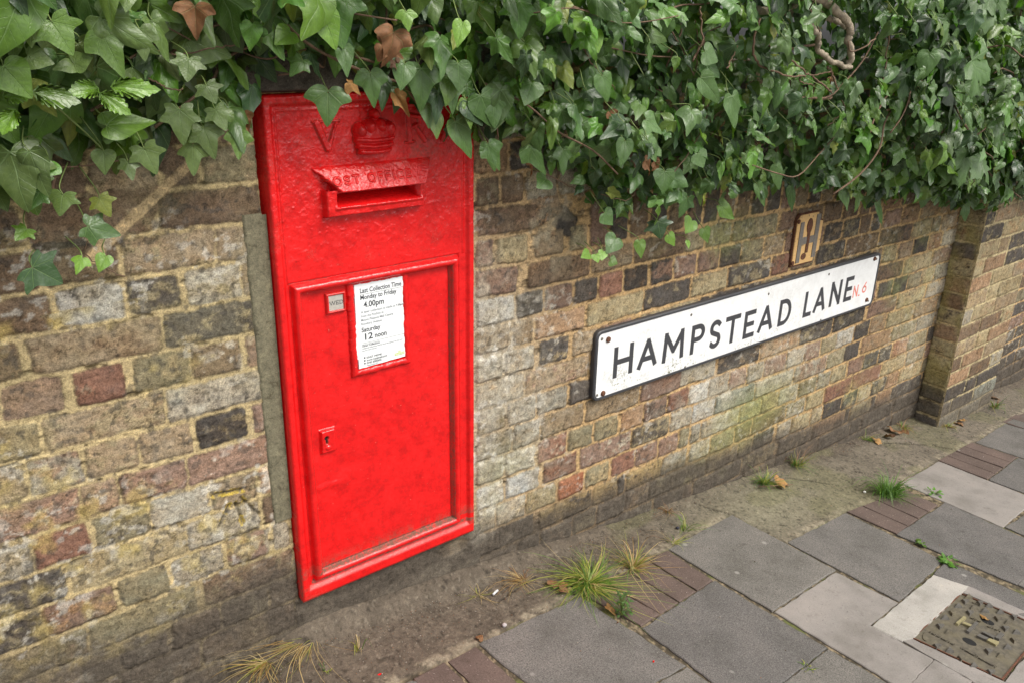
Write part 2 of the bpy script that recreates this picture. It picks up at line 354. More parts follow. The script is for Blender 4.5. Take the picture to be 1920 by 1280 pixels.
def brickfield(X, Z, rects, rots=(), seed=0, wob=.0028, zone=None, hb=.0035, mortar=(.37, .265, .155), mh=0.0):
    """height and colour of a brick surface at the points X,Z (2-D arrays with X[:,0] and Z[0,:] sorted)"""
    nx, nz = X.shape
    xw = X+wob*(fbm(X*38, Z*38, 2, 3+seed)-.5)*2+.0016*(vn(X*140, Z*140, 5+seed)-.5)*2+.010*(fbm(X*2.2, Z*9, 2, 91)-.5)
    zw = Z+wob*(fbm(X*36, Z*36, 2, 23+seed)-.5)*2+.0016*(vn(X*150, Z*150, 29+seed)-.5)*2+.012*(fbm(X*3.0+9, Z*2, 2, 92)-.5)
    M = np.zeros((nx, nz)); H = np.zeros((nx, nz)); C = np.zeros((nx, nz, 3))
    xs, zs = X[:, 0], Z[0, :]; f1 = fbm(X*55, Z*70, 4, 41+seed); f2 = fbm(X*26+5, Z*34, 3, 61+seed); f3 = fbm(X*230, Z*230, 2, 71+seed)
    rr = random.Random(5+seed)
    allr = [(a, b, c, d, code, None) for a, b, c, d, code in rects]+[r for r in rots]
    for (a, b, c, d, code, ang) in allr:
        j = .0045
        if ang is None:
            x0, x1, z0, z1 = a, b, c+j+rr.uniform(-.001, .0015), d-j+rr.uniform(-.0015, .001)
            m = .012
            i0, i1 = np.searchsorted(xs, [x0-m, x1+m]); k0, k1 = np.searchsorted(zs, [z0-m, z1+m])
        else:
            R = max(c, d); i0, i1 = np.searchsorted(xs, [a-R, a+R]); k0, k1 = np.searchsorted(zs, [b-R, b+R])
        if i1 <= i0 or k1 <= k0: continue
        sl = (slice(i0, i1), slice(k0, k1)); xx, zz = xw[sl], zw[sl]
        if ang is None:
            px, pz = xx-(x0+x1)/2, zz-(z0+z1)/2; hx, hz = (x1-x0)/2, (z1-z0)/2
        else:
            ca, sa = math.cos(ang), math.sin(ang); dx, dz = xx-a, zz-b
            px, pz = dx*ca+dz*sa, -dx*sa+dz*ca; hx, hz = c/2, d/2
        rad = .007; qx, qz = np.abs(px)-hx+rad, np.abs(pz)-hz+rad
        sdv = np.hypot(np.maximum(qx, 0), np.maximum(qz, 0))+np.minimum(np.maximum(qx, qz), 0)-rad
        sdv = sdv+.0035*(f1[sl]-.5)*2*rr.uniform(.4, 1.3)
        mk = 1-ss(-.0022, .0022, sdv)
        c1 = np.array(BASE[code[0]]); c2 = np.array(BASE[code[1]] if len(code) > 1 else c1*.8)
        thr = rr.uniform(.50, .66); bl = ss(thr-.05, thr+.06, f2[sl]*.38+f1[sl]*.44+f3[sl]*.18+(rr.random()-.5)*.04)*rr.uniform(.55, 1)
        v = rr.uniform(.88, 1.28)
        col = (c1*(1-bl[..., None])+c2*bl[..., None])*v*(.66+.40*f1[sl][..., None]+.26*f3[sl][..., None])*(1+np.array((.05, 0, -.06))*(f2[sl][..., None]-.5)*4)
        pit = ss(.64, .72, f3[sl]) * ss(.40, .6, f2[sl])
        col = col*(1-.55*pit[..., None])
        edge = 1-ss(-.009, -.001, sdv)
        col = col*(.78+.22*edge[..., None])
        h = (hb+rr.uniform(-.0016, .0016)+px*rr.uniform(-.012, .012)+pz*rr.uniform(-.03, .03))*(1-ss(-.008, .001, sdv)*.65)+.0035*(f1[sl]-.5)+.0022*(f3[sl]-.5)-.002*pit
        up = mk > M[sl]
        M[sl] = np.where(up, mk, M[sl]); H[sl] = np.where(up, h, H[sl]); C[sl] = np.where(up[..., None], col, C[sl])
    mo = np.array(mortar)[None, None]*np.ones((nx, nz, 1)) if np.ndim(mortar) == 1 else mortar
    fm = fbm(X*30, Z*160, 3, 77); mo = mo*(.72+.5*fm[..., None])*(.85+.3*fbm(X*9, Z*9, 2, 78)[..., None])
    gap = ss(.66, .72, fbm(X*22, Z*70, 3, 83)); mo = mo*(1-.5*gap[..., None])
    Hm = mh+.0022*(fbm(X*60, Z*120, 3, 79)-.5)-.0045*gap
    rim_ = np.clip(1-np.abs(M-.42)/.42, 0, 1)*ss(.3, .6, fbm(X*18, Z*18, 2, 87))
    H = H*M+Hm*(1-M)-.0016*rim_; C = (C*M[..., None]+mo*(1-M[..., None]))*(1-.42*rim_[..., None])  # rim_ cuts a groove round each brick and paints its shadow line into the colour
    return H, C, M

# ------------------------------------------------------------------ brick wall
wall = tag(empty('brick_wall', (2, .1, -.2)), 'old brown stock brick wall with lime stains and a projecting pier', 'wall')
def axis(a, b, s0, g, xs):
    o = [a]
    while o[-1] < b: o.append(o[-1]+s0+g*max(0, o[-1]-xs))
    return np.array(o)
BX0, BX1, BZ0, BZ1 = .512, 1.008, .302, 1.450      # opening for the post box
def stains(X, Z, C, H, M):
    n1 = fbm(X*6, Z*6, 4, 101); n2 = fbm(X*24, Z*24, 3, 103); n3 = fbm(X*3, Z*3, 3, 107)
    def mixin(C, col, a): return C*(1-a[..., None])+np.array(col)*(.8+.4*n2[..., None])*a[..., None]
    # lime bloom right of the box and further along
    a = np.clip(ell(X, Z, 1.02, .56, .20, .34)+.75*ell(X, Z, 1.04, .93, .10, .10)+.75*ell(X, Z, 2.02, .42, .24, .10)+.3*ell(X, Z, 3.4, .3, .16, .35)+.35*ell(X, Z, 2.5, .42, .25, .10), 0, 1)
    a = np.clip(a*1.0*ss(.42, .66, n1*.4+n2*.6), 0, .62); C = mixin(C, (.335, .305, .24), a)
    # white streaks
    a = ss(.60, .70, n2*.6+fbm(X*60, Z*60, 2, 109)*.4)*.8*np.clip(ell(X, Z, 1.06, .5, .12, .2)+ell(X, Z, .40, .62, .13, .12)+.7*ell(X, Z, .40, .93, .05, .04)+.6*ell(X, Z, .44, .71, .06, .03)+ell(X, Z, 1.08, .84, .07, .08)+.5*ell(X, Z, 1.95, .47, .08, .04), 0, 1)
    C = mixin(C, (.55, .53, .48), a)
    # flecks of old limewash and frost scaling on the left part
    fl = fbm(X*48, Z*64, 4, 161); a = (X < .52)*ss(.60, .66, fl)*ss(.40, .62, n1)*.55; C = mixin(C, (.50, .48, .43), a)
    a = (X > 1.0)*ss(.62, .68, fl)*ss(.45, .65, n1)*.45; C = mixin(C, (.50, .47, .41), a)
    # green algae
    a = np.clip(.8*ell(X, Z, 2.28, .30, .22, .10)+.5*ell(X, Z, 3.2, .66, .3, .2)+.5*ell(X, Z, 1.95, .98, .25, .09)+.45*ell(X, Z, 2.0, .15, .25, .08)+.35*ell(X, Z, 2.9, .22, .2, .12)+.3*ell(X, Z, 1.12, .42, .1, .1), 0, 1)*ss(.38, .6, n1)
    C = mixin(C, (.235, .26, .09), np.clip(a*.8, 0, .8))
    # yellow lichen on the left part
    a = (X < .55)*ss(.55, .68, n1*.5+n2*.5)*.5*(Z < 1.1)*(Z > .35); C = mixin(C, (.40, .31, .10), a)
    a = (X < .55)*ss(.47, .62, fbm(X*5+7, Z*5, 3, 119))*.22; C = mixin(C, (.25, .225, .12), a)
    # black soot spots
    a = ss(.68, .75, fbm(X*75, Z*75, 2, 121))*.55*ss(.4, .6, n3); C = mixin(C, (.06, .055, .05), a)
    # soil splash and damp along the foot of the wall
    t = Z-G(X); wdt = .22-.02*ss(.5, 1.2, X)+.11*(1-ss(.42, .56, X))+.03*ss(2.4, 3.4, X)+.06*(n1-.5)+.05*(n3-.5)
    a = (1-ss(wdt*.55, wdt, t))*(.95-.18*ss(.45, .7, n2)); C = mixin(C, (.082, .068, .054), np.clip(a, 0, 1))
    return C
x = axis(-1.0, 5.8, .0029, .00125, 1.1); zz = np.arange(-.62, 1.5, .0030)
X, Z = np.meshgrid(x, zz, indexing='ij')
Lm = X < .513
Hl, Cl, Ml = brickfield(X[:np.searchsorted(x, .53)], Z[:np.searchsorted(x, .53)], [r for r in LB if r[0] < .52], rots=[
    (.278, 1.303, .125, .066, 'bp', math.radians(-40)), (.228, 1.252, .10, .055, 'bg', math.radians(-42)), (.345, 1.350, .115, .05, 'bg', math.radians(-38)), (.17, 1.20, .11, .06, 'kg', math.radians(-42))],
    seed=1, hb=.0026, mortar=(.47, .37, .20), mh=.0006)
# raking mortar joint on the left
k = np.searchsorted(x, .53)
Xl, Zl = X[:k], Z[:k]
d = np.abs((Zl-1.2)-(Xl-.2155)*(.1242/.16))*.79+.003*(fbm(Xl*40, Zl*40, 2, 5)-.5)
a = (1-ss(.007, .011, d))*(Xl > .19)*(Xl < .385); Cl = Cl*(1-a[..., None])+np.array((.50, .37, .21))*a[..., None]*(.8+.4*fbm(Xl*60, Zl*60, 2, 8)[..., None]); Hl = Hl*(1-a)+.003*a
mort = np.array((.47, .315, .155))[None, None]*np.ones(X[k:].shape+(1,))
grey = ell(X[k:], Z[k:], 1.05, .6, .22, .5)[..., None]; mort = mort*(1-grey*.6)+np.array((.37, .335, .26))*grey*.6
Hr, Cr, Mr = brickfield(X[k:], Z[k:], RB, rots=[(1.245, 1.155, .09, .075, 'ok', math.radians(20)), (1.31, 1.11, .08, .06, 'kt', math.radians(-35)), (1.24, 1.235, .09, .06, 'bo', math.radians(-20))], seed=2, mortar=mort, hb=.004)
H = np.concatenate([Hl, Hr]); C = np.concatenate([Cl, Cr]); M = np.concatenate([Ml, Mr])
# rendered patch (cement) under the box: bricks mostly buried
und = ((X > .50) & (X < 1.04) & (Z < .305))
a = und*ss(.0, .5, ss(.22, .8, 1-ell(X, Z, .95, .262, .07, .03)))*(.92)
rc = np.array((.135, .120, .098))*(.7+.6*fbm(X*14, Z*22, 4, 55)[..., None])
C = C*(1-a[..., None])+rc*a[..., None]; H = H*(1-a)+(.003+.008*(fbm(X*16, Z*26, 4, 56)-.5))*a
C = stains(X, Z, C, H, M)
# old mortar smears right of the box
a = ss(.50, .62, fbm(X*13, Z*13, 3, 131))*ell(X, Z, 1.20, 1.08, .13, .12)*.9
C = C*(1-a[..., None])+np.array((.33, .285, .20))*(.85+.3*fbm(X*70, Z*70, 2, 3)[..., None])*a[..., None]; H = H+a*.003
# carved bench mark: a groove with three strokes below it, flecks of yellow lichen
def seg(X, Z, p, q):
    p, q = np.array(p), np.array(q); d = q-p; t = np.clip(((X-p[0])*d[0]+(Z-p[1])*d[1])/(d@d+1e-12), 0, 1)
    return np.hypot(X-p[0]-t*d[0], Z-p[1]-t*d[1])
bmk = np.minimum.reduce([seg(X, Z, (.352, .648), (.418, .640))*.8, seg(X, Z, (.392, .615), (.402, .560)), seg(X, Z, (.404, .624), (.440, .567)), seg(X, Z, (.380, .615), (.350, .569))])
g_ = 1-ss(.0012, .0045, bmk); H = H-.006*g_; C = C*(1-.45*g_[..., None])
yl = .75*(1-ss(.001, .0035, np.abs(bmk-.004)))*ss(.54, .60, fbm(X*90, Z*90, 2, 141)); C = C*(1-yl[..., None])+np.array((.50, .36, .04))*yl[..., None]
# broad unevenness of the wall
H = H+.010*(fbm(X*2.1, Z*2.6, 2, 151)-.5)*ss(.0, .25, np.abs(X-.76)-.25)+.004*(fbm(X*7, Z*7, 2, 152)-.5)
C = np.clip(C, .01, .8)
Y = -H
inside = (X > BX0-.001) & (X < BX1+.001) & (Z > BZ0) & (Z < BZ1); Y = np.where(inside, .09, Y)
lf = (X > .468) & (X < BX0) & (Z > .535) & (Z < 1.232); Y = np.where(lf, -.001, Y)
me = mesh_np('brickwork', np.stack([X, Y, Z], -1).reshape(-1, 3), grid_faces(len(x), len(zz)), C.reshape(-1, 3))
link('brickwork', me, M_BRICK, wall)
mb = MB(); mb.box((-1.0, .11, -.62), (5.8, .33, 1.49)); mb.build('wall_core', mat_plain('rear_brick', (.2, .15, .1), .9), wall)
# cement filler down the left side of the box
cx = np.arange(.466, .5125, .0025); cz = np.arange(.532, 1.236, .0035); X, Z = np.meshgrid(cx, cz, indexing='ij')
e = .002*(fbm(Z*45, X*0+1, 3, 7)-.5)*2
mask = (X > .470+e*1.6) & (Z < 1.232-(X-.47)*.10)
Hc = .0045+.0016*(fbm(X*40, Z*20, 3, 8)-.5)-.006*(1-ss(.470, .474, X-e))
Cc = np.array((.165, .152, .102))*(.85+.3*fbm(X*30, Z*12, 3, 9)[..., None])
f = grid_faces(*X.shape); mk = mask.reshape(-1)[f].all(1)
me = mesh_np('cement_filler', np.stack([X+.009*ss(.304, 1.448, Z)*(X-.466)/.046, -Hc, Z], -1).reshape(-1, 3), f[mk], Cc.reshape(-1, 3)); link('cement_filler', me, mat_attr('cement_render', fine=500, amp=.35, bmp=.0006, speck=True), wall)
# dark stone lintel over the box
cx = np.arange(.44, 1.08, .003); cz = np.arange(1.452, 1.54, .003); X, Z = np.meshgrid(cx, cz, indexing='ij')
Hc = .022+.007*(fbm(X*16, Z*30, 4, 18)-.5)-.02*(1-ss(1.452, 1.457, Z)); Cc = np.array((.10, .085, .07))*(.6+.8*fbm(X*22, Z*22, 4, 19)[..., None])
me = mesh_np('stone_lintel', np.stack([X, -Hc, Z], -1).reshape(-1, 3), grid_faces(*X.shape), Cc.reshape(-1, 3)); link('stone_lintel', me, M_BRICK, wall)
# pier: front face and left return
PX0, PX1, PD = 3.60, 4.18, .108
def pier_bricks(w, codes_hi, single):
    out = []
    for i in range(-6, 22):
        zt = RZ+.02-P*(i-1); x = 0; k = 0
        while x < w-.02:
            b = w if single else (.215 if (k+i) % 3 else .102)
            x1 = min(w, x+b); 
            if w-x1 < .05: x1 = w
            out.append((x, x1, zt-P, zt, r_.choice(codes_hi if zt > .12 else ['kK', 'K', 'Gk']))); x = x1+.01; k += 1
    return out
s_ = np.arange(0, PX1-PX0+.004, .0045); X, Z = np.meshgrid(s_, np.arange(-.62, 1.5, .0045), indexing='ij')
Hp, Cp, Mp = brickfield(X, Z, pier_bricks(.58, ['bg', 'yg', 'ty', 'to', 'lg', 'bo', 'kg', 'ob', 'yt', 'yo'], False), seed=5, hb=.004, mortar=(.46, .38, .22))
gx = X+PX0; t = Z-G(gx); a = (1-ss(.06, .16, t+.05*(fbm(gx*6, Z*6, 3, 5)-.5)))*.8; Cp = Cp*(1-a[..., None])+np.array((.13, .11, .085))*a[..., None]
edge = .004*(fbm(Z*40, X*0, 2, 6)-.5)
Hp = Hp+.004*(fbm(X*6, Z*6, 2, 5)-.5)
me = mesh_np('pier', np.concatenate([np.stack([X+PX0, -PD-Hp, Z], -1).reshape(-1, 3)]), grid_faces(*X.shape), Cp.reshape(-1, 3)); pier = link('pier', me, M_BRICK, wall)
s2 = np.arange(0, PD+.006, .0045); X, Z = np.meshgrid(s2, np.arange(-.62, 1.5, .0045), indexing='ij')
Hq, Cq, Mq = brickfield(X, Z, pier_bricks(.105, ['bk', 'kg', 'gk', 'bg', 'gb'], True), seed=6, hb=.006, mortar=(.34, .28, .17))
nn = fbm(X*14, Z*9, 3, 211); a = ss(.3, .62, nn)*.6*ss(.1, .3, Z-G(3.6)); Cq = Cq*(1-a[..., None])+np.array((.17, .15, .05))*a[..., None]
Cq = Cq*(1.5+.7*fbm(X*9, Z*4, 2, 212)[..., None])  # side turned from the sun: its shade is offset by a brighter colour
Xs = PX0-Hq*.8+.003; Ys = -X
me = mesh_np('pier_return', np.stack([Xs, Ys-.002, Z], -1).reshape(-1, 3), grid_faces(*X.shape, flip=True), Cq.reshape(-1, 3)); link('pier_return', me, M_BRICK, pier)
mb = MB(); mb.box((PX0+.006, -PD+.006, -.62), (PX1, -.0, 1.49)); mb.build('pier_core', mat_plain('pier_rear_brick', (.2, .15, .1), .9), pier)

# ------------------------------------------------------------------ post box
box = tag(empty('post_box', (.76, 0, .30)), 'red wall post box with crown emblem set into the brick wall', 'post box')
RES = .0017
def lump(X, Z):
    up = ss(1.0, 1.3, Z)*1.25
    return .0008*ss(.68, .76, fbm(X*120, Z*120, 2, 305))*ss(1.0, 1.2, Z)+(.0022+.0012*up)*(fbm(X*22, Z*22, 3, 301)-.5)+(.0006+.0012*up)*(fbm(X*90, Z*75, 2, 303)-.5)
def body_h(X, Z):
    d = np.minimum.reduce([X-.514, 1.006-X, (Z-.304)*.55, 1.448-Z])
    h = .0155+.0085*(1-ss(.013, .022, d))+.0025*(1-ss(.0, .004, np.abs(d-.028)))*(Z > 1.08)-.004*(1-ss(0, .004, d))
    # bead around the door
    q = np.maximum(np.abs(X-.7545)-.1965, np.abs(Z-.7135)-.3525)   # centreline ring
    b = np.sqrt(np.clip(1-(q/.0105)**2, 0, 1)); h = np.maximum(h, np.where(np.abs(q) < .0105, .0145+.0155*b, 0))
    h = h-.0045*(1-ss(.0, .003, np.abs(q-.0125)))
    h = np.where(q < -.0095, .004, h)
    return h+lump(X, Z)
def dirt_at(X, Z):
    d = .0+0*X
    n = fbm(X*30, Z*30, 3, 311)
    d = np.maximum(d, (1-ss(.0, .035, Z-.374))*(Z > .366)*ss(.25, .7, n)*.75)
    d = np.maximum(d, (1-ss(.002, .0055, np.abs(Z-.3715)))*(X > .56)*(X < .945)*1.7); d = np.maximum(d, (np.abs(Z-.3475) < .005)*1.2*(X > .54)); d = np.maximum(d, (np.abs(Z-.337) < .005)*.45)
    d = np.maximum(d, np.clip(ell(X, Z, .86, 1.325, .09, .03), 0, 1)*.6*ss(.3, .6, n))
    d = np.maximum(d, (1-ss(.002, .006, np.abs(Z-1.432)))*.35)
    d = np.maximum(d, (np.abs(X-.9405) < .003)*(Z > .37)*(Z < 1.06)*.8)
    d = np.maximum(d, ss(.5, .8, n)*.20*(Z > 1.1)); d = np.maximum(d, (1-ss(0, .004, np.minimum(X-.514, 1.006-X)))*ss(.5, .65, n)*.9); d = np.maximum(d, (1-ss(0, .003, np.abs(Z-1.0785)))*(X > .545)*(X < .964)*ss(.3, .6, n)*.6)
    d = np.maximum(d, (1-ss(.304, .335, Z))*(1-ss(.53, .6, X))*.5)
    d = np.maximum(d, (np.abs(X-.568) < .003)*(Z > .37)*(Z < 1.06)*.35)
    return d
def patch(name, x0, x1, z0, z1, hf, mat, parent, keep=None, res=RES, dirt=None, lum=None, skirt=0):
    xs = np.linspace(x0, x1, int((x1-x0)/res)+2); zs = np.linspace(z0, z1, int((z1-z0)/res)+2)
    X, Z = np.meshgrid(xs, zs, indexing='ij'); H = hf(X, Z)
    Xd = X+.0105*(Z-.304)/1.144*(1-ss(.0, .075, X-.514))     # the left edge leans in a little
    V = np.stack([Xd, -H, Z], -1).reshape(-1, 3); F = grid_faces(*X.shape)
    if keep is not None:
        mk = keep(X, Z).reshape(-1)[F].any(1); F = F[mk]
    if skirt:
        n = len(V); nx, nz = X.shape; idx = np.arange(nx*nz).reshape(nx, nz)
        loop = np.concatenate([idx[:, 0], idx[-1, 1:], idx[-2::-1, -1], idx[0, -2:0:-1]])
        V2 = V[loop].copy(); V2[:, 1] = skirt; V = np.concatenate([V, V2]); m = len(loop); a = np.arange(m); b = (a+1) % m
        F = np.concatenate([F, np.stack([loop[b], loop[a], n+a, n+b], -1)])
    X_, Z_ = V[:, 0], V[:, 2]
    dd = dirt(X_, Z_) if dirt else dirt_at(X_, Z_)
    used = np.zeros(len(V), bool); used[F.ravel()] = True; rm = np.cumsum(used)-1
    me = mesh_np(name, V[used], rm[F], extra={'dirt': dd[used], 'lumpy': (.12+.9*ss(1.12, 1.3, Z_))[used]})
    return link(name, me, mat, parent)
AP = (.657, .854, 1.2285, 1.2555)                       # posting slot
def slot_carve(X, Z, h):
    ins = (X > AP[0]) & (X < AP[1]) & (Z > AP[2]) & (Z < AP[3])
    return np.where(ins, .026-(Z-AP[2])/.0165*.050, h).clip(-.045, 1)
patch('body', .514, 1.006, .304, 1.448, lambda X, Z: np.where((X > AP[0]-.004) & (X < AP[1]+.004) & (Z > AP[2]-.004) & (Z < AP[3]+.004), -.055, body_h(X, Z)), M_PAINT, box, skirt=.085)
def door_h(X, Z): return .0125+lump(X, Z)*1.3-.006*(1-ss(0, .0035, np.minimum(X-.567, .940-X)))+.0022*(1-ss(.0, .014, np.abs(Z-.588+1.8*(X-.60)**2+.006*(fbm(X*40, Z*0, 2, 31)-.5))))*ss(.0, .05, .65-X)*ss(.3, .6, fbm(X*50, Z*50, 2, 33)+.15)+.0022*(fbm(X*14, Z*9, 3, 35)-.5)-.003*ell(X, Z, .60, .70, .05, .09)-.002*ell(X, Z, .66, .62, .05, .02)
door = patch('door', .567, .9400, .3725, 1.0570, door_h, M_PAINT, box, skirt=.003)
# slot surround and hood
def sf_h(X, Z):
    d = np.minimum.reduce([X-.631, .868-X, Z-1.204])+.0016*(fbm(X*60, Z*60, 2, 5)-.5)
    h = .014+.022*ss(0, .006, d)+.004*(1-ss(.0, .006, np.abs(Z-1.2255)))*(X > .652)*(X < .86)+lump(X, Z)
    return slot_carve(X, Z, h)
patch('slot_surround', .628, .871, 1.201, 1.262, sf_h, M_PAINT, box, keep=lambda X, Z: X > 0)
def hood_in(X, Z):
    t = (1.306-Z)/.050; l = .614+t*.046+.0035*(fbm(Z*120, X*0, 2, 6)-.5)*2; r = .893-t*.026
    return np.minimum.reduce([X-l, r-X, Z-1.2545-.0012*(fbm(X*120, Z*0, 2, 9)-.5), 1.310-Z]), t
def hood_h(X, Z):
    d, t = hood_in(X, Z); return .0145+ss(0, .0045, d)*(.005+.027*np.clip(t, 0, 1)**.8*ss(-.012, .012, X-.614-t*.046))+lump(X, Z)*.7

# stroke lettering ------------------------------------------------
def arc(cx, cy, rx, ry, a0, a1, n=14): return [(cx+rx*math.cos(math.radians(a0+(a1-a0)*i/n)), cy+ry*math.sin(math.radians(a0+(a1-a0)*i/n))) for i in range(n+1)]
GL = {  # unit height glyphs: (width, strokes)
 'H': (.80, [[(0, 0), (0, 1)], [(.80, 0), (.80, 1)], [(0, .5), (.80, .5)]]),
 'A': (.84, [[(0, 0), (.42, 1)], [(.84, 0), (.42, 1)], [(.16, .30), (.68, .30)]]),
 'M': (.92, [[(0, 0), (.05, 1)], [(.05, 1), (.46, .30)], [(.46, .30), (.87, 1)], [(.87, 1), (.92, 0)]]),
 'P': (.62, [[(0, 0), (0, 1)], [(0, 1), (.34, 1)]+arc(.34, .74, .28, .26, 90, -90)+[(.34, .48), (0, .48)]]),
 'R': (.66, [[(0, 0), (0, 1)], [(0, 1), (.34, 1)]+arc(.34, .74, .28, .26, 90, -90)+[(.34, .48), (0, .48)], [(.34, .48), (.66, 0)]]),
 'S': (.62, [[(.60, .84)]+arc(.32, .755, .27, .245, 40, 200)+[(.10, .60), (.30, .51), (.52, .42)]+arc(.31, .25, .27, .25, 20, -150)+[(.02, .14)]]),
 'T': (.76, [[(0, 1), (.76, 1)], [(.38, 1), (.38, 0)]]),
 'E': (.58, [[(0, 0), (0, 1)], [(0, 1), (.58, 1)], [(0, .5), (.5, .5)], [(0, 0), (.58, 0)]]),
 'D': (.76, [[(0, 0), (0, 1)], [(0, 1), (.30, 1)]+arc(.30, .5, .46, .5, 90, -90)+[(.30, 0), (0, 0)]]),
 'L': (.52, [[(0, 1), (0, 0)], [(0, 0), (.52, 0)]]),
 'N': (.76, [[(0, 0), (0, 1)], [(0, 1), (.76, 0)], [(.76, 0), (.76, 1)]]),
 'V': (.80, [[(0, 1), (.40, 0)], [(.40, 0), (.80, 1)]]),
 'W': (1.2, [[(0, 1), (.3, 0)], [(.3, 0), (.6, 1)], [(.6, 1), (.9, 0)], [(.9, 0), (1.2, 1)]]),
 'O': (.86, [arc(.43, .5, .43, .5, 90, 450, 22)]), 'F': (.54, [[(0, 0), (0, 1)], [(0, 1), (.54, 1)], [(0, .5), (.46, .5)]]),
 'I': (.02, [[(0, 0), (0, 1)]]), 'C': (.74, [arc(.42, .5, .42, .5, 50, 310, 16)]),
 '6': (.56, [[(.46, 1), (.22, .68)]+arc(.28, .29, .27, .29, 150, 510, 18)]), '.': (.06, [[(0, 0), (.07, 0)]]),
}
def strokes(mb, ch, x, z, hgt, wd, th, y0, y1, slant=0, fn=None):
    """one glyph: strokes of thickness th as flat solids from y0 (wall side) to y1"""
    w, S_ = GL[ch]; sx = wd/max(w, .02) if ch not in 'I.' else hgt; n = 0
    for st in S_:
        pts = [(x+p[0]*sx+slant*p[1]*hgt, z+th/2+p[1]*(hgt-th)) for p in st]
        L, Rr = [], []
        for i, p in enumerate(pts):
            a = pts[max(i-1, 0)]; b = pts[min(i+1, len(pts)-1)]; dx, dz = b[0]-a[0], b[1]-a[1]; l = math.hypot(dx, dz) or 1; nx, nz = -dz/l*th/2, dx/l*th/2
            e = 0
            if len(pts) == 2: e = .5*th if abs(dx) < .25*abs(dz) or abs(dz) < 1e-6 else .3*th
            ex, ez = dx/l*e*(1 if i else -1), dz/l*e*(1 if i else -1)
            if len(pts) > 2: ex = ez = 0
            L.append((p[0]+nx+ex, p[1]+nz+ez)); Rr.append((p[0]-nx+ex, p[1]-nz+ez))
        for i in range(len(pts)-1):
            q = [Rr[i], Rr[i+1], L[i+1], L[i]]; mb.prism(q, y0, y1-n*.00004-i % 2*.00001, fn)
        n += 1
def raised(name, ch, x, z, hgt, wd, th, parent, rise=.004):
    """cast letter swallowed by paint: a bump field round the strokes"""
    w, S_ = GL[ch]; sx = wd/w
    def dist(X, Z):
        D = np.full(X.shape, 9.)
        for st in S_:
            pts = [(x+p[0]*sx, z+p[1]*hgt) for p in st]
            for i in range(len(pts)-1): D = np.minimum(D, seg(X, Z, pts[i], pts[i+1]))
        return D
    hf = lambda X, Z: body_h(X, Z)+rise*(1-ss(th*.5-.002, th*.5+.0025, dist(X, Z)))
    m = th
    return patch(name, x-m, x+wd+m, z-m, z+hgt+m, hf, M_PAINT, box, keep=lambda X, Z: dist(X, Z) < th*.5+.0022, dirt=lambda X, Z: .5*(1-ss(0, .0025, np.abs(dist(X, Z)-th*.5-.0015))), res=.0012)
HS = []
cx_ = .632
for ch in 'POST OFFICE':
    if ch == ' ': cx_ += .013; continue
    w = .0150*GL[ch][0]/.8 if ch != 'I' else .001
    for st in GL[ch][1]:
        sx_ = w/GL[ch][0]; pp_ = [(cx_+p[0]*sx_, 1.2720+(cx_-.62)*.014+p[1]*.0145) for p in st]; HS += list(zip(pp_[:-1], pp_[1:]))
    cx_ += w+.0078
def hood_txt(X, Z):
    D = np.full(X.shape, 9.)
    for a, b in HS: D = np.minimum(D, seg(X, Z, a, b))
    return D
patch('hood', .592, .899, 1.250, 1.322, lambda X, Z: hood_h(X, Z)+.0026*(1-ss(.0006, .0024, hood_txt(X, Z))), M_PAINT, box, keep=lambda X, Z: hood_in(X, Z)[0] > -.003, res=.0010, dirt=lambda X, Z: np.maximum(.4*ss(.4, .65, fbm(X*40, Z*40, 3, 4))*ss(1.288, 1.306, Z), .55*(1-ss(0, .0012, np.abs(hood_txt(X, Z)-.0026)))))
def vthick(name, segs, rise):
    """segs: (p, q, thickness at p, thickness at q)"""
    def f(X, Z):
        D = np.full(X.shape, -9.)
        for p, q, a, b in segs:
            p_, q_ = np.array(p), np.array(q); d = q_-p_; t = np.clip(((X-p[0])*d[0]+(Z-p[1])*d[1])/(d@d), 0, 1); D = np.maximum(D, (a+(b-a)*t)/2-np.hypot(X-p[0]-t*d[0], Z-p[1]-t*d[1]))
        return D+.0012*(fbm(X*90, Z*90, 2, 3)-.5)
    xs = [c for p, q, a, b in segs for c in (p[0], q[0])]; zs = [c for p, q, a, b in segs for c in (p[1], q[1])]; m = .014
    patch(name, min(xs)-m, max(xs)+m, min(zs)-m, max(zs)+m, lambda X, Z: body_h(X, Z)+rise*ss(-.0015, .003, f(X, Z)), M_PAINT, box, keep=lambda X, Z: f(X, Z) > -.0014, dirt=lambda X, Z: .75*(1-ss(0, .0022, np.abs(f(X, Z)))), res=.0010)
vthick('cipher_letter', [((.633, 1.392), (.6525, 1.343), .016, .012), ((.6545, 1.343), (.6735, 1.392), .010, .007), ((.624, 1.3955), (.643, 1.3955), .005, .005), ((.664, 1.3955), (.682, 1.3955), .005, .005)], .0062)
vthick('cipher_letter', [((.841, 1.398), (.842, 1.346), .013, .013), ((.845, 1.398), (.868, 1.394), .008, .010), ((.868, 1.394), (.868, 1.380), .010, .010), ((.868, 1.380), (.847, 1.373), .010, .008), ((.858, 1.374), (.880, 1.345), .010, .012), ((.831, 1.3435), (.853, 1.3435), .005, .005)], .0055)
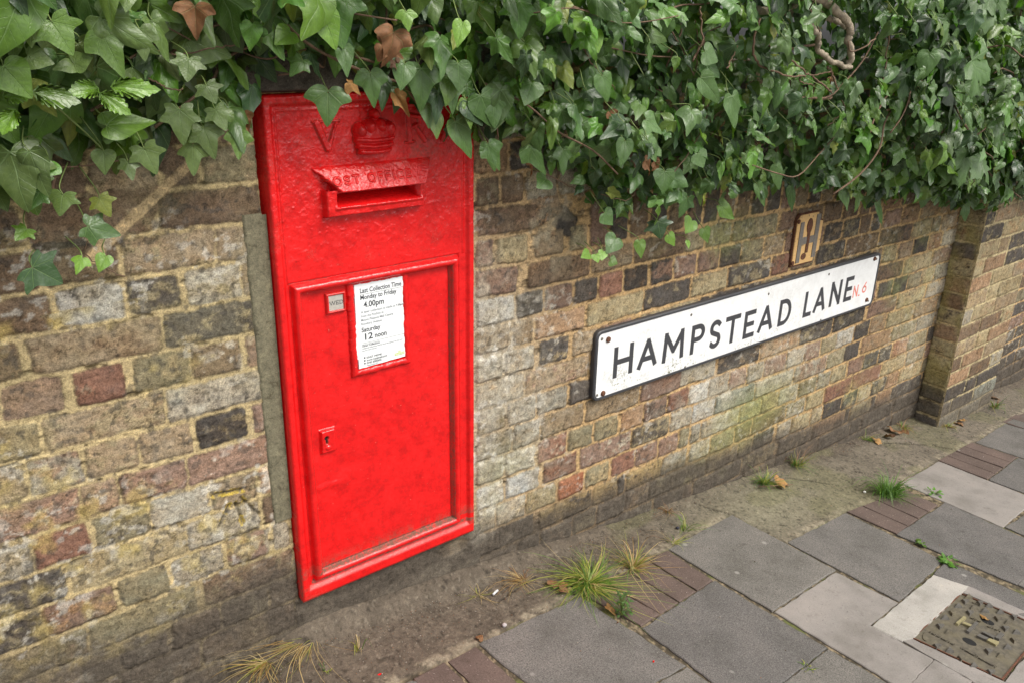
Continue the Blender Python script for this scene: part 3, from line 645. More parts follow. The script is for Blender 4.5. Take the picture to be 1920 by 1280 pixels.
def crown_h(X, Z):
    H = np.zeros(X.shape)
    def el(cx, cz, rx, rz, h): 
        return h*np.sqrt(np.clip(1-((X-cx)/rx)**2-((Z-cz)/rz)**2, 0, 1))
    H = np.maximum(H, el(.7555, 1.366, .0470, .0330, .021)); H = np.maximum(H, el(.755, 1.344, .0400, .0200, .018))
    for dx, cz_, rx, rz, hh in ((-.033, 1.3745, .0150, .0170, .0245), (.033, 1.3745, .0150, .0170, .0245), (-.013, 1.382, .0150, .0155, .0285), (.012, 1.382, .0150, .0155, .0285)):
        H = np.maximum(H, el(.7555+dx, cz_, rx, rz, hh))
    for cz, hw, hh in ((1.3580, .0460, .0255), (1.3460, .0430, .0260), (1.3345, .0385, .0245)):
        H = np.maximum(H, hh*np.sqrt(np.clip(1-((Z-cz+.0030-1.5*(X-.755)**2)/.0072)**2, 0, 1))*np.sqrt(np.clip(1-((X-.755)/hw)**2, 0, 1))**.45)
    H = np.maximum(H, el(.7575, 1.4055, .0120, .0115, .023))
    return H*(.93+.14*fbm(X*110, Z*110, 2, 8))
patch('crown_emblem', .705, .808, 1.318, 1.427, lambda X, Z: body_h(X, Z)*.99+crown_h(X, Z), M_PAINT, box, keep=lambda X, Z: crown_h(X, Z) > .0005, res=.0011, dirt=lambda X, Z: .75*(1-ss(.001, .006, crown_h(X, Z))))
# notice frame, notice, tablet, lock
def nf_h(X, Z):
    wob = .0022*(fbm(X*80, Z*80, 3, 12)-.5)*2
    q = np.maximum(np.abs(X-.7515)-.0675, np.abs(Z-.953)-.1055)+wob
    h = door_h(X, Z)+.009*np.sqrt(np.clip(1-(q/.0088)**2, 0, 1)); return h
def nf_keep(X, Z): 
    wob = .0022*(fbm(X*80, Z*80, 3, 12)-.5)*2
    q = np.maximum(np.abs(X-.7515)-.0675, np.abs(Z-.953)-.1055)+wob
    return (np.abs(q) < .0086) & (Z < 1.0555)
patch('notice_frame', .672, .832, .836, 1.0565, nf_h, M_PAINT, door, keep=nf_keep, res=.0013, dirt=lambda X, Z: 0*X)
M_CARD = mat_plain('white_notice_card', (.80, .83, .84), .35, scale=14, var=.03, bmp=0)
card = []
def jag(a, b, n, amp, ax):
    return [(a[0]+(b[0]-a[0])*i/n+(r_.uniform(-amp, amp) if ax == 0 and 0 < i < n else 0), a[1]+(b[1]-a[1])*i/n+(r_.uniform(-amp, amp) if ax == 1 and 0 < i < n else 0)) for i in range(n)]
card = jag((.6935, .857), (.814, .860), 14, .0006, 1)+jag((.814, .860), (.8135, 1.0540), 16, .0006, 0)+jag((.8135, 1.0540), (.6925, 1.0535), 4, 0, 1)+[(.6925, 1.0535), (.6925, .963), (.6845, .946), (.6830, .888), (.6890, .882), (.6930, .880)]
mb = MB(); mb.prism(card, -.0150, -.0182); notice = mb.build('notice_card', M_CARD, box)
M_INK = mat_plain('dark_ink', (.05, .055, .065), .5, bmp=0); M_INKG = mat_plain('faded_ink', (.26, .28, .30), .5, bmp=0)
def text(name, items, mat, parent, y):
    """items: (string, x0, x1, zbase, height_factor)"""
    for s, x0, x1, zb, size in items:
        bm = bmesh.new(); cu = bpy.data.curves.new('t', 'FONT'); cu.body = s; cu.size = size; cu.resolution_u = 3; cu.offset = size*.022
        o = bpy.data.objects.new('t', cu); COL.objects.link(o); dg = bpy.context.evaluated_depsgraph_get(); dg.update()
        me = bpy.data.meshes.new_from_object(o.evaluated_get(dg)); xs = [v.co.x for v in me.vertices]
        k = (x1-x0)/(max(xs)-min(xs)); mn = min(xs)
        for v in me.vertices: v.co = Vector((x0+(v.co.x-mn)*k, y, zb+v.co.y*1.12))
        bm.from_mesh(me); bpy.data.objects.remove(o); bpy.data.curves.remove(cu); bpy.data.meshes.remove(me)
        me = bpy.data.meshes.new(name); bm.to_mesh(me); bm.free(); link(name, me, mat, parent)
yt = -.0184
text('printed_line', [('Last Collection Time', .7055, .8085, 1.0312, .0135), ('Monday to Friday', .7055, .7955, 1.0160, .0132), ('4.00pm', .7125, .7630, .9975, .0165), ('7.30pm', .7935, .8115, .9848, .0060),
  ('Saturday', .7045, .7515, .9412, .0132), ('12', .7118, .7315, .9225, .0185), ('noon', .7365, .7665, .9225, .0150), ('Other Collections', .7035, .7480, .9068, .0062),
  ('03457 740740', .7130, .7515, .8778, .0062), ('www.royalmail.com', .7130, .7655, .8713, .0062), ('0345 6000606', .7130, .7505, .8647, .0062)], M_INK, notice, yt)
text('faded_line', [('A later collection is made at', .7050, .7915, .9848, .0068), ('from the Postbox at', .7050, .7610, .9755, .0068), ('Mount Pleasant Mail Centre', .7045, .7850, .9665, .0068), ('Rosebery Avenue', .7045, .7555, .9575, .0068),
  ('Additional collections may be made throughout the day until', .7030, .8064, .9015, .0042), ('the last time shown', .7030, .7400, .8965, .0042), ('Postbox number NW5', .7130, .7420, .8598, .0040)], M_INKG, notice, yt)
for z in (1.0275, .9150): mb = MB(); mb.box((.7045, yt-.0001, z), (.8130, -.0150, z+.0005)); mb.build('rule', M_INK, notice)
mb = MB(); mb.box((.7035, yt-.00008, .9118), (.7480, -.015, .9123)); mb.build('rule', M_INK, notice)
for z in (.8790, .8722, .8655): mb = MB(); mb.box((.7065, yt-.0001, z), (.7100, -.015, z+.0036)); mb.build('contact_symbol', M_INK, notice)
mb = MB(); mb.box((.7850, yt-.0001, .8672), (.8105, -.0150, .8732)); mb.build('notice_logo', mat_plain('lime_green_print', (.50, .62, .16), .5, bmp=0, var=.05), notice)
text('logo_lettering', [('Royal Mail', .7870, .8085, .8685, .0052)], M_CARD, notice, yt-.00025)
mb = MB(); mb.prism([(.795, .8742), (.8005, .8742), (.802, .878), (.799, .8765), (.7978, .8790), (.7965, .8765), (.7935, .878)], -.015, yt-.0001); mb.build('logo_crown', mat_plain('pale_green_print', (.55, .66, .3), .5, bmp=0), notice)
# tablet WED
def tb_h(X, Z):
    q = np.maximum(np.abs(X-.6485)-.0195, np.abs(Z-1.021)-.0195); return door_h(X, Z)+.008*np.sqrt(np.clip(1-(q/.0038)**2, 0, 1))
patch('tablet_holder', .624, .673, .996, 1.046, tb_h, M_PAINT, door, keep=lambda X, Z: np.abs(np.maximum(np.abs(X-.6485)-.0195, np.abs(Z-1.021)-.0195)) < .0038, res=.001, dirt=lambda X, Z: .3+0*X)
mb = MB(); mb.box((.6315, -.0172, 1.0035), (.6665, -.010, 1.0385)); tablet = mb.build('day_tablet', mat_plain('grey_enamel_tablet', (.50, .48, .43), .35, metal=.2, scale=120, var=.12), box)
mb = MB(); yy = -.0175
for ch, x0, w in (('W', .6340, .0125), ('E', .6492, .0058), ('D', .6575, .0070)):
    strokes(mb, ch, x0, 1.0165, .0085, w, .0011, -.016, yy)
for xx, zz_ in ((.6340, 1.0247), (.6402, 1.0247), (.6465, 1.0247), (.6492, 1.0247), (.6492, 1.0166), (.6575, 1.0247), (.6575, 1.0166)): mb.box((xx-.0014, yy-.0001, zz_-.0002), (xx+.0014, -.016, zz_+.0004))
mb.build('tablet_lettering', M_INK, tablet)
def lk_h(X, Z):
    q = np.maximum(np.abs(X-.609)-.0185, np.abs(Z-.7015)-.029)+.0015*(fbm(X*90, Z*90, 2, 3)-.5)
    h = door_h(X, Z)+.0085*(1-ss(-.004, .0018, q))+.003*(1-ss(.004, .008, np.hypot(X-.607, (Z-.686)*1.2)))
    kh = np.minimum(np.hypot(X-.6045, Z-.7105)-.0045, np.maximum(np.abs(X-.6045)-.0017, np.abs(Z-.703)-.007))
    return h-.012*(1-ss(-.0008, .0012, kh))
patch('lock_plate', .584, .634, .664, .736, lk_h, M_PAINT, door, keep=lambda X, Z: np.maximum(np.abs(X-.609)-.0185, np.abs(Z-.7015)-.029) < .0018, res=.0009, dirt=lambda X, Z: np.clip(3*(1-ss(.0, .003, np.minimum(np.hypot(X-.6045, Z-.7105)-.003, np.maximum(np.abs(X-.6045)-.001, np.abs(Z-.702)-.006)))), 0, 1))
mb = MB(); mb.prism([(.6045+.0036*math.cos(a*.5236), .7105+.0036*math.sin(a*.5236)) for a in range(12)], -.006, -.0126); mb.box((.6033, -.0127, .6985), (.6057, -.006, .709))
mb.build('keyhole', mat_plain('dark_keyhole', (.012, .01, .009), .8), door)

# ------------------------------------------------------------------ street name sign
sign = tag(empty('street_sign', (2.185, -.02, .675)), 'long white street name sign reading HAMPSTEAD LANE N.6 with black rim', 'street sign')
def rrect(x0, x1, z0, z1, r, n=6):
    o = []
    for cx, cz, a0 in ((x1-r, z1-r, 0), (x0+r, z1-r, 90), (x0+r, z0+r, 180), (x1-r, z0+r, 270)):
        o += [(cx+r*math.cos(math.radians(a0+90*i/n)), cz+r*math.sin(math.radians(a0+90*i/n))) for i in range(n+1)]
    return o
def mat_sign():
    m, n, b, o = newmat('white_enamel_grimy'); co = objco(n)
    f = noise(n, 5, 3, .6, co); g = noise(n, 130, 5, .75, co); f2 = noise(n, 22, 4, .7, co)
    sx = N(n, 'ShaderNodeSeparateXYZ'); n.links.new(co, sx.inputs[0])
    mk = N(n, 'ShaderNodeMath', operation='MULTIPLY'); n.links.new(ramp(n, f, [(.48, (0, 0, 0)), (.62, (1, 1, 1))]), mk.inputs[0]); n.links.new(ramp(n, g, [(.50, (0, 0, 0)), (.60, (1, 1, 1))]), mk.inputs[1])
    lo = N(n, 'ShaderNodeMapRange'); n.links.new(sx.outputs[2], lo.inputs[0]); lo.inputs[1].default_value = .68; lo.inputs[2].default_value = .59; lo.inputs[3].default_value = .25; lo.inputs[4].default_value = 1
    rt = N(n, 'ShaderNodeMapRange'); n.links.new(sx.outputs[0], rt.inputs[0]); rt.inputs[1].default_value = 2.5; rt.inputs[2].default_value = 2.1; rt.inputs[3].default_value = .25; rt.inputs[4].default_value = 1
    m2 = N(n, 'ShaderNodeMath', operation='MULTIPLY'); n.links.new(mk.outputs[0], m2.inputs[0]); n.links.new(lo.outputs[0], m2.inputs[1])
    m3 = N(n, 'ShaderNodeMath', operation='MULTIPLY'); n.links.new(m2.outputs[0], m3.inputs[0]); n.links.new(rt.outputs[0], m3.inputs[1])
    base = ramp(n, f2, [(.35, (.74, .745, .74)), (.65, (.84, .85, .85))])
    c = mixc(n, base, (.17, .17, .10), m3.outputs[0])
    n.links.new(c, b.inputs['Base Color']); b.inputs['Roughness'].default_value = .38
    n.links.new(bump(n, f2, .25, .0015), b.inputs['Normal']); return m
M_SIGN = mat_sign(); M_RIM = mat_plain('chipped_black_enamel', (.028, .03, .036), .42, scale=300, var=.5, bmp=.0006, c2=(.06, .06, .065))
OUT = rrect(1.4245, 2.9485, .5690, .7850, .022); INN = rrect(1.4345, 2.9385, .5785, .7760, .015)
mb = MB(); n_ = len(OUT)
V = [(p[0], -.006, p[1]) for p in OUT]+[(p[0], -.0195, p[1]) for p in OUT]+[(p[0], -.0225, p[1]) for p in [( (a[0]*.7+b[0]*.3), (a[1]*.7+b[1]*.3)) for a, b in zip(OUT, INN)]]+[(p[0], -.0225, p[1]) for p in INN]+[(p[0], -.0190, p[1]) for p in INN]
F = []
for k in range(4):
    for i in range(n_): F.append((k*n_+i, k*n_+(i+1) % n_, (k+1)*n_+(i+1) % n_, (k+1)*n_+i))
F.append(tuple(reversed(range(n_)))); mb.add(V, F); mb.build('rim', M_RIM, sign)
mb = MB(); mb.prism([(p[0]*.9998+.0004, p[1]) for p in INN], -.0165, -.0203); mb.build('panel', M_SIGN, sign)
LET = [('H', 1.502, 1.583), ('A', 1.603, 1.689), ('M', 1.713, 1.811), ('P', 1.843, 1.908), ('S', 1.930, 1.995), ('T', 2.012, 2.090), ('E', 2.112, 2.173), ('A', 2.191, 2.276), ('D', 2.307, 2.380), ('L', 2.459, 2.510), ('A', 2.521, 2.598), ('N', 2.625, 2.697), ('E', 2.722, 2.777)]
ZB = [.624, .622, .619, .617, .6125, .6105, .609, .6105, .612, .614, .616, .6215, .6225]
for (ch, a, b), zb_ in zip(LET, ZB):
    th = .0165; mb = MB(); strokes(mb, ch, a+th/2, zb_, .0975, b-a-th, th, -.0190, -.0207); mb.build('letter', M_RIM, sign)
M_RED = mat_plain('faded_red_enamel', (.62, .085, .05), .5, scale=200, var=.3, c2=(.75, .35, .28))
mb = MB(); strokes(mb, 'N', 2.790, .628, .048, .026, .0068, -.0190, -.0206); mb.build('postcode_letter', M_RED, sign)
mb = MB(); strokes(mb, '.', 2.830, .627, .048, .007, .0068, -.0190, -.0206); mb.build('postcode_stop', M_RED, sign)
mb = MB(); strokes(mb, '6', 2.853, .634, .046, .026, .0068, -.0190, -.0206); mb.build('postcode_digit', M_RED, sign)
def mat_rust():
    m, n, b, o = newmat('rusty_iron'); co = objco(n); f = noise(n, 240, 4, .7, co)
    n.links.new(ramp(n, f, [(.3, (.03, .016, .011)), (.7, (.20, .075, .035))]), b.inputs['Base Color']); b.inputs['Roughness'].default_value = .9
    n.links.new(bump(n, f, .8, .001), b.inputs['Normal']); return m
M_RUST = mat_rust()
def disc(mb, x, z, r, y0, y1, n=14):
    V = []; 
    for k, (rr, y) in enumerate(((r, y0), (r, (y0+y1*2)/3), (r*.6, y1), (.0001, y1))):
        V += [(x+rr*math.cos(2*math.pi*i/n), y, z+rr*math.sin(2*math.pi*i/n)) for i in range(n)]
    F = [(k*n+i, k*n+(i+1) % n, (k+1)*n+(i+1) % n, (k+1)*n+i) for k in range(3) for i in range(n)]; mb.add(V, F)
for sx_, sz_ in ((1.474, .753), (1.466, .588), (2.902, .766), (2.898, .600)):
    mb = MB(); disc(mb, sx_, sz_, .0085, -.0200, -.0250); o = mb.build('screw', M_RUST, sign, smooth=True)
M_HOLE = mat_plain('dull_screw', (.14, .13, .11), .6, scale=300)
for sx_, sz_ in ((1.449, .760), (1.443, .588), (1.832, .754), (2.230, .748), (1.827, .580), (2.223, .572), (2.592, .756), (2.586, .580), (2.918, .762), (2.914, .592)):
    mb = MB(); disc(mb, sx_, sz_, .0045, -.0200, -.0216); mb.build('small_screw', M_HOLE, sign, smooth=True)

# ------------------------------------------------------------------ hydrant plate
hyd = tag(empty('hydrant_plate', (2.43, -.01, .91)), 'small rusty yellow plate with black letter H above the street sign', 'hydrant sign')
def mat_hyd():
    m, n, b, o = newmat('rusting_yellow_enamel'); co = objco(n)
    f = noise(n, 26, 5, .7, co); f2 = noise(n, 160, 4, .7, co)
    c = ramp(n, f2, [(.3, (.58, .34, .12)), (.7, (.76, .50, .22))])
    c = mixc(n, c, (.09, .04, .022), ramp(n, f, [(.60, (0, 0, 0)), (.68, (1, 1, 1))]))
    n.links.new(c, b.inputs['Base Color']); b.inputs['Roughness'].default_value = .55; n.links.new(bump(n, f, .6, .002), b.inputs['Normal']); return m
hx0, hx1, hz0, hz1 = 2.349, 2.515, .817, 1.003
mb = MB(); mb.prism([(hx0, hz0), (hx0+.135, hz0), (hx0+.142, hz0+.028), (hx1, hz0+.035), (hx1, hz1-.035), (hx1-.03, hz1-.030), (hx1-.034, hz1), (hx0+.018, hz1), (hx0, hz1-.015)], .002, -.010)
mb.build('backing', M_RUST, hyd, bevel=.002)
mb = MB(); mb.prism([(hx0+.005, hz0+.006), (hx0+.130, hz0+.006), (hx0+.137, hz0+.032), (hx1-.005, hz0+.040), (hx1-.005, hz1-.040), (hx1-.034, hz1-.034), (hx1-.038, hz1-.005), (hx0+.022, hz1-.005), (hx0+.005, hz1-.02)], -.009, -.0125)
mb.build('plate', mat_hyd(), hyd, bevel=.001)
mb = MB(); a_, b_ = hx0+.024, hx1-.026
mb.box((a_, -.0145, hz0+.012), (a_+.022, -.012, hz1-.030)); mb.box((b_-.024, -.0145, hz0+.020), (b_, -.012, hz1-.012)); mb.box((a_+.021, -.01445, .892), (b_-.023, -.012, .918))
mb.build('letter_h', mat_plain('worn_black_enamel', (.085, .085, .09), .5, scale=160, var=.5, c2=(.24, .2, .15)), hyd, bevel=.0006)
mb = MB(); P_ = [(hx0+.080+.016*math.cos(t*.3), .955+.027*math.sin(t*.3)) for t in range(21)]; mb.prism(P_, -.012, -.0148); P_ = [(hx0+.068+.015*math.cos(t*.3), .848+.012*math.sin(t*.3)) for t in range(21)]; mb.prism(P_, -.012, -.0138)
mb.box((hx0+.073, -.0152, .86), (hx0+.088, -.012, .94)); mb.build('rust_patch', M_RUST, hyd)
for q in ((hx0+.010, .978), (hx0+.009, .832)): mb = MB(); disc(mb, q[0], q[1], .008, -.012, -.0165); mb.build('bolt', M_RUST, hyd, smooth=True)

# ------------------------------------------------------------------ ground and pavement
EDGE = [(-1.2, -.33), (.74, -.255), (1.22, -.225), (1.62, -.19), (1.99, -.155), (2.0, -.36), (2.39, -.345), (2.79, -.365), (2.85, -.32), (3.2, -.295), (3.6, -.28), (4.0, -.25), (4.6, -.22), (5.8, -.2)]
gx = axis(-1.2, 5.8, .0050, .0016, 1.2); gy = np.arange(-1.95, .03, .0055)
X, Y = np.meshgrid(gx, gy, indexing='ij')
ey = np.interp(gx, [e[0] for e in EDGE], [e[1] for e in EDGE])[:, None]
n1 = fbm(X*8, Y*8, 4, 401); n2 = fbm(X*34, Y*34, 3, 403); n3 = fbm(X*120, Y*120, 2, 405)
marg = ss(-.012, .004, Y-ey+.012*(n2-.5))
C = np.array((.160, .138, .108))*(.72+.55*n1[..., None])*(.85+.3*n2[..., None])
soil = ss(.42, .62, n1+.22*(1-ss(.9, 1.7, X))-.0)*.8*(X < 2.4); soil = np.maximum(soil, (1-ss(.02, .075, -Y+.04*(n1-.5)))*.85)
C = C*(1-soil[..., None])+np.array((.105, .084, .064))*(.7+.6*n2[..., None])*soil[..., None]
st = ell(X, Y, 2.2, -.18, .35, .18)*.9; C = C*(1-st[..., None])+np.array((.215, .20, .14))*(.75+.5*n2[..., None])*st[..., None]
ed_ = (1-ss(.004, .022, np.abs(Y-ey-.012+.012*(n2-.5))))*marg*ss(.35, .6, n2)*.75; C = C*(1-ed_[..., None])+np.array((.30, .26, .19))*ed_[..., None]
mo_ = ss(.52, .66, fbm(X*5, Y*7, 3, 421))*.45*(X > 1.3); C = C*(1-mo_[..., None])+np.array((.15, .145, .075))*(.7+.6*n2[..., None])*mo_[..., None]
sp = ss(.74, .80, n3); C = C*(1-sp[..., None]*.3)+np.array((.32, .28, .22))*sp[..., None]*.3
sp = ss(.70, .78, fbm(X*90, Y*90, 2, 409)); C = C*(1-.5*sp[..., None])
jc = ss(.45, .7, fbm(X*110, Y*110, 2, 431))[..., None]; jt = (np.array((.075, .062, .042))*(1-jc)+np.array((.25, .20, .13))*jc)*(.6+.8*n2[..., None]); gm = ss(.60, .68, fbm(X*14, Y*14, 3, 411)); jt = jt*(1-gm[..., None])+np.array((.12, .13, .045))*gm[..., None]
C = C*marg[..., None]+jt*(1-marg[..., None])
def crack(pts, w=.003):
    d = np.full(X.shape, 9.)
    for a, b in zip(pts[:-1], pts[1:]): d = np.minimum(d, seg(X, Y, a, b))
    return 1-ss(w*.4, w, d+.006*(n2-.5))
cr = np.maximum.reduce([crack([(1.93, -.03), (1.96, -.10), (1.99, -.155)]), crack([(2.40, -.05), (2.50, -.14), (2.62, -.30)]), crack([(3.15, -.08), (3.35, -.20), (3.42, -.285)]), crack([(1.0, -.14), (1.12, -.11), (1.25, -.08)], .002), crack([(2.75, -.18), (2.86, -.31)])])
C = C*(1-.75*cr[..., None])
Zg = G(X)+marg*(.008+.008*(n1-.5)+.002*(n2-.5)+.0007*(n3-.5))+(1-marg)*.0035-.006*cr
Zg = Zg+.026*(1-ss(0, .08, -Y))*(1-ss(1.0, 1.6, X))*ss(.40, .56, X)+.006*(1-ss(0, .05, -Y))
me = mesh_np('pavement_margin', np.stack([X, Y, Zg], -1).reshape(-1, 3), grid_faces(*X.shape), np.clip(C, .01, .8).reshape(-1, 3)); o = link('pavement_margin', me, M_GROUND); tag(o, kind='structure')
mb = MB(); mb.add([(-40, -40, .249+GS*40-.13), (40, -40, .249-GS*40-.13), (40, 40, .249-GS*40-.13), (-40, 40, .249+GS*40-.13)], [(0, 1, 2, 3)])
o = mb.build('ground', mat_plain('grey_pavement_ground', (.17, .16, .145), .95, scale=8, var=.3)); tag(o, kind='structure')

def mat_slab(name, c, fine=300, var=.6, speck=.5, sc=(.36, .34, .31)):
    m, n, b, o = newmat(name); co = objco(n)
    a = noise(n, fine, 5, .7, co); l = noise(n, 7, 4, .6, co)
    col = ramp(n, a, [(.32, tuple(x*(1-var) for x in c)), (.5, c), (.72, tuple(x*(1+var) for x in c))])
    col = mixc(n, col, ramp(n, l, [(.3, (.76, .76, .74)), (.5, (1, 1, 1)), (.7, (1.18, 1.16, 1.15))]), 1, 'MULTIPLY')
    s = ramp(n, noise(n, fine*.7, 1, .4, co), [(.73, (0, 0, 0)), (.77, (1, 1, 1))]); col = mixc(n, col, sc, mixc(n, (0, 0, 0), s, speck))
    s2 = ramp(n, noise(n, fine*.62, 1, .4, co), [(.25, (1, 1, 1)), (.29, (0, 0, 0))]); col = mixc(n, col, tuple(x*.35 for x in c), mixc(n, (0, 0, 0), s2, .6))
    vo = N(n, 'ShaderNodeTexVoronoi'); vo.inputs['Scale'].default_value = 7.5; n.links.new(co, vo.inputs['Vector'])
    col = mixc(n, col, (.30, .285, .26), ramp(n, vo.outputs['Distance'], [(.045, (.75, .75, .75)), (.075, (0, 0, 0))]))
    l2 = noise(n, 26, 5, .7, co); col = mixc(n, col, ramp(n, l2, [(.30, (.70, .69, .66)), (.42, (1, 1, 1)), (.62, (1, 1, 1)), (.75, (1.2, 1.17, 1.1))]), .8, 'MULTIPLY')
    n.links.new(col, b.inputs['Base Color']); b.inputs['Roughness'].default_value = .88; b.inputs['Specular IOR Level'].default_value = .3
    nn = bump(n, a, .8, .0011); nn = bump(n, l, .5, .004, nn); n.links.new(nn, b.inputs['Normal']); return m
M_SLAB = [mat_slab('dark_paving_slab', (.138, .129, .119)), mat_slab('grey_paving_slab', (.124, .116, .109)), mat_slab('worn_paving_slab', (.150, .140, .126)), mat_slab('pale_paving_slab', (.245, .224, .206), var=.14, speck=.3), mat_slab('white_mortar_patch', (.36, .34, .31), var=.16, speck=.2), mat_slab('red_brick_paver', (.118, .086, .073), var=.32, speck=.75, sc=(.44, .38, .35))]
def slab(bm, poly, mi, top=.0085, jit=.0022, step=.022, tilt=None, bev=.0022):
    pts = []
    m = len(poly)
    for i in range(m):
        a, b = Vector(poly[i]), Vector(poly[(i+1) % m]); L = (b-a).length; k = max(1, int(L/step)); nrm = Vector((-(b-a).y, (b-a).x)).normalized()
        for j in range(k):
            p = a+(b-a)*j/k+(nrm*r_.uniform(-jit, jit) if j else Vector((0, 0)))
            pts.append(p)
    cx, cy = sum(p.x for p in pts)/len(pts), sum(p.y for p in pts)/len(pts)
    if mi != 5: pts = [p+(p-Vector((cx, cy))).normalized()*.0016 for p in pts]
    tx, ty = tilt or (r_.uniform(-.004, .004), r_.uniform(-.004, .004))
    area = sum(a.x*b.y-b.x*a.y for a, b in zip(pts, pts[1:]+pts[:1]))
    if area < 0: pts.reverse()
    z = lambda p, h: G(p.x)+h+(p.x-cx)*tx+(p.y-cy)*ty
    n = len(pts); cen = Vector((cx, cy))
    ins = [p+(cen-p).normalized()*bev*1.3 for p in pts]
    v0 = [bm.verts.new((p.x, p.y, z(p, -.04))) for p in pts]; v1 = [bm.verts.new((p.x, p.y, z(p, top-bev))) for p in pts]; v2 = [bm.verts.new((p.x, p.y, z(p, top))) for p in ins]
    for A, B in ((v0, v1), (v1, v2)):
        for i in range(n): f = bm.faces.new((A[i], A[(i+1) % n], B[(i+1) % n], B[i])); f.material_index = mi
    f = bm.faces.new(v2); f.material_index = mi
SL = {
'paverA': [(0.755, -0.252), (0.841, -0.243), (0.861, -0.41), (0.786, -0.416)] ,
'slabA': [(0.858, -0.251), (1.21, -0.234), (1.249, -0.577), (0.888, -0.573)] ,
'slabA2': [(1.248, -0.583), (1.257, -0.748), (0.987, -0.748), (0.894, -0.584)] ,
'pavB': [(1.221, -0.229), (1.616, -0.195), (1.612, -0.375), (1.262, -0.412)] ,
'slabB1': [(1.262, -0.42), (1.614, -0.379), (1.631, -0.731), (1.261, -0.751)] ,
'slabB2': [(1.629, -0.737), (1.642, -0.893), (1.292, -0.898), (1.26, -0.758)] ,
'slabC1': [(1.625, -0.196), (1.986, -0.157), (2.0, -0.536), (1.639, -0.558)] ,
'pale': [(1.642, -0.565), (1.992, -0.544), (2.013, -0.73), (1.832, -0.741), (1.844, -0.911), (1.678, -0.924), (1.654, -0.898)] ,
'pale2': [(1.845, -0.914), (1.849, -1.008), (1.674, -1.005), (1.679, -0.926)] ,
'slabD': [(2.009, -0.363), (2.384, -0.35), (2.385, -0.692), (2.022, -0.727)] ,
'pavE': [(2.393, -0.346), (2.787, -0.366), (2.778, -0.494), (2.409, -0.523)] ,
'slabE': [(2.41, -0.528), (2.782, -0.501), (2.774, -0.86), (2.467, -0.882)] ,
'slabE2': [(2.465, -0.887), (2.775, -0.868), (2.753, -1.023), (2.459, -1.04)] ,
'slabD2': [(2.385, -0.699), (2.39, -0.702), (2.422, -1.024), (2.291, -1.026), (2.27, -0.715)] ,
'white': [(2.262, -0.717), (2.297, -0.807), (1.874, -0.838), (1.843, -0.827), (1.832, -0.749)] ,
'pale3': [(2.864, -0.323), (3.157, -0.305), (3.221, -0.639), (2.837, -0.692)] ,
'pavF': [(3.207, -0.297), (3.577, -0.279), (3.607, -0.461), (3.214, -0.492)] ,
'slabF': [(3.218, -0.499), (3.605, -0.466), (3.56, -0.767), (3.244, -0.79)] ,
'slabG': [(3.598, -0.289), (4.013, -0.254), (4.08, -0.546), (3.632, -0.565)] ,
'stone': [(1.935, -0.032), (2.294, -0.041), (2.644, -0.142), (2.612, -0.298), (2.399, -0.341), (2.01, -0.357), (1.996, -0.155)] ,
'manhole': [(2.241, -0.809), (1.883, -0.834), (1.926, -1.051), (2.282, -1.025)] ,
'surround': [(2.294, -0.808), (2.328, -1.048), (1.902, -1.061), (1.846, -0.832)] ,
}

SL['slabE'] = [(2.405, -.527), (2.822, -.500), (2.818, -.868), (2.461, -.884)]; SL['pale3'] = [(2.829, -.327), (3.198, -.305), (3.214, -.672), (2.833, -.700)]; SL['slabC1'][0] = (1.622, -.194)
bm = bmesh.new()
MI = {'slabA': 0, 'slabA2': 2, 'slabB1': 1, 'slabB2': 2, 'slabC1': 2, 'pale': 3, 'pale2': 3, 'slabD': 0, 'slabE': 1, 'slabE2': 0, 'slabD2': 1, 'white': 4, 'pale3': 3, 'slabF': 1, 'slabG': 0, 'surround': None}
for k, v in SL.items():
    if k in MI and MI[k] is not None: slab(bm, [tuple(p) for p in v], MI[k], top=.0105 if k == 'white' else .0085+r_.uniform(-.001, .001))
# inspection cover surround: four strips round the cover
mh = [Vector(p) for p in SL['manhole']]; su = [Vector(p) for p in SL['surround']]
TLm, BLm, BRm, TRm = mh
slab(bm, [tuple(BLm+Vector((-.037, .006))), tuple(BLm+Vector((-.004, -.004))), tuple(BRm+Vector((-.004, -.004))), tuple(BRm+Vector((.0, -.045))), (1.852, -1.10)], 3, top=.009)
slab(bm, [(2.302, -.800), tuple(TLm+Vector((.006, .004))), tuple(TRm+Vector((.006, 0))), tuple(TRm+Vector((.05, 0)))], 3, top=.009)
slab(bm, [tuple(BRm+Vector((0, -.006))), tuple(TRm+Vector((0, -.006))), tuple(TRm+Vector((.05, -.05))), tuple(BRm+Vector((.0, -.05)))], 3, top=.009)
# further slabs and rows past the edge of the picture
for x0, x1, y0 in ((-1.15, -.78, -.34), (-.77, -.40, -.33), (-.39, -.02, -.30), (-.01, .36, -.29), (.37, .74, -.275), (.80, 1.24, -.70), (1.27, 1.62, -1.03), (1.46, 1.83, -1.14), (1.85, 2.27, -1.12), (2.29, 2.45, -1.05), (2.47, 2.82, -1.05), (2.84, 3.21, -.705), (3.24, 3.58, -.80), (3.62, 4.04, -.59), (4.04, 4.42, -.25), (4.44, 4.85, -.24), (4.87, 5.3, -.22)):
    y = y0; 
    while y > -1.9:
        L = r_.choice((.54, .54, .36)); slab(bm, [(x0, y), (x1, y), (x1, y-L+.008), (x0, y-L+.008)], r_.choice((0, 1, 2, 0, 3) if y < -1 else (0, 1, 2))); y -= L
me = bpy.data.meshes.new('paving_slabs'); bm.to_mesh(me); bm.free(); o = link('paving_slabs', me, M_SLAB); tag(o, kind='structure')
bm = bmesh.new()
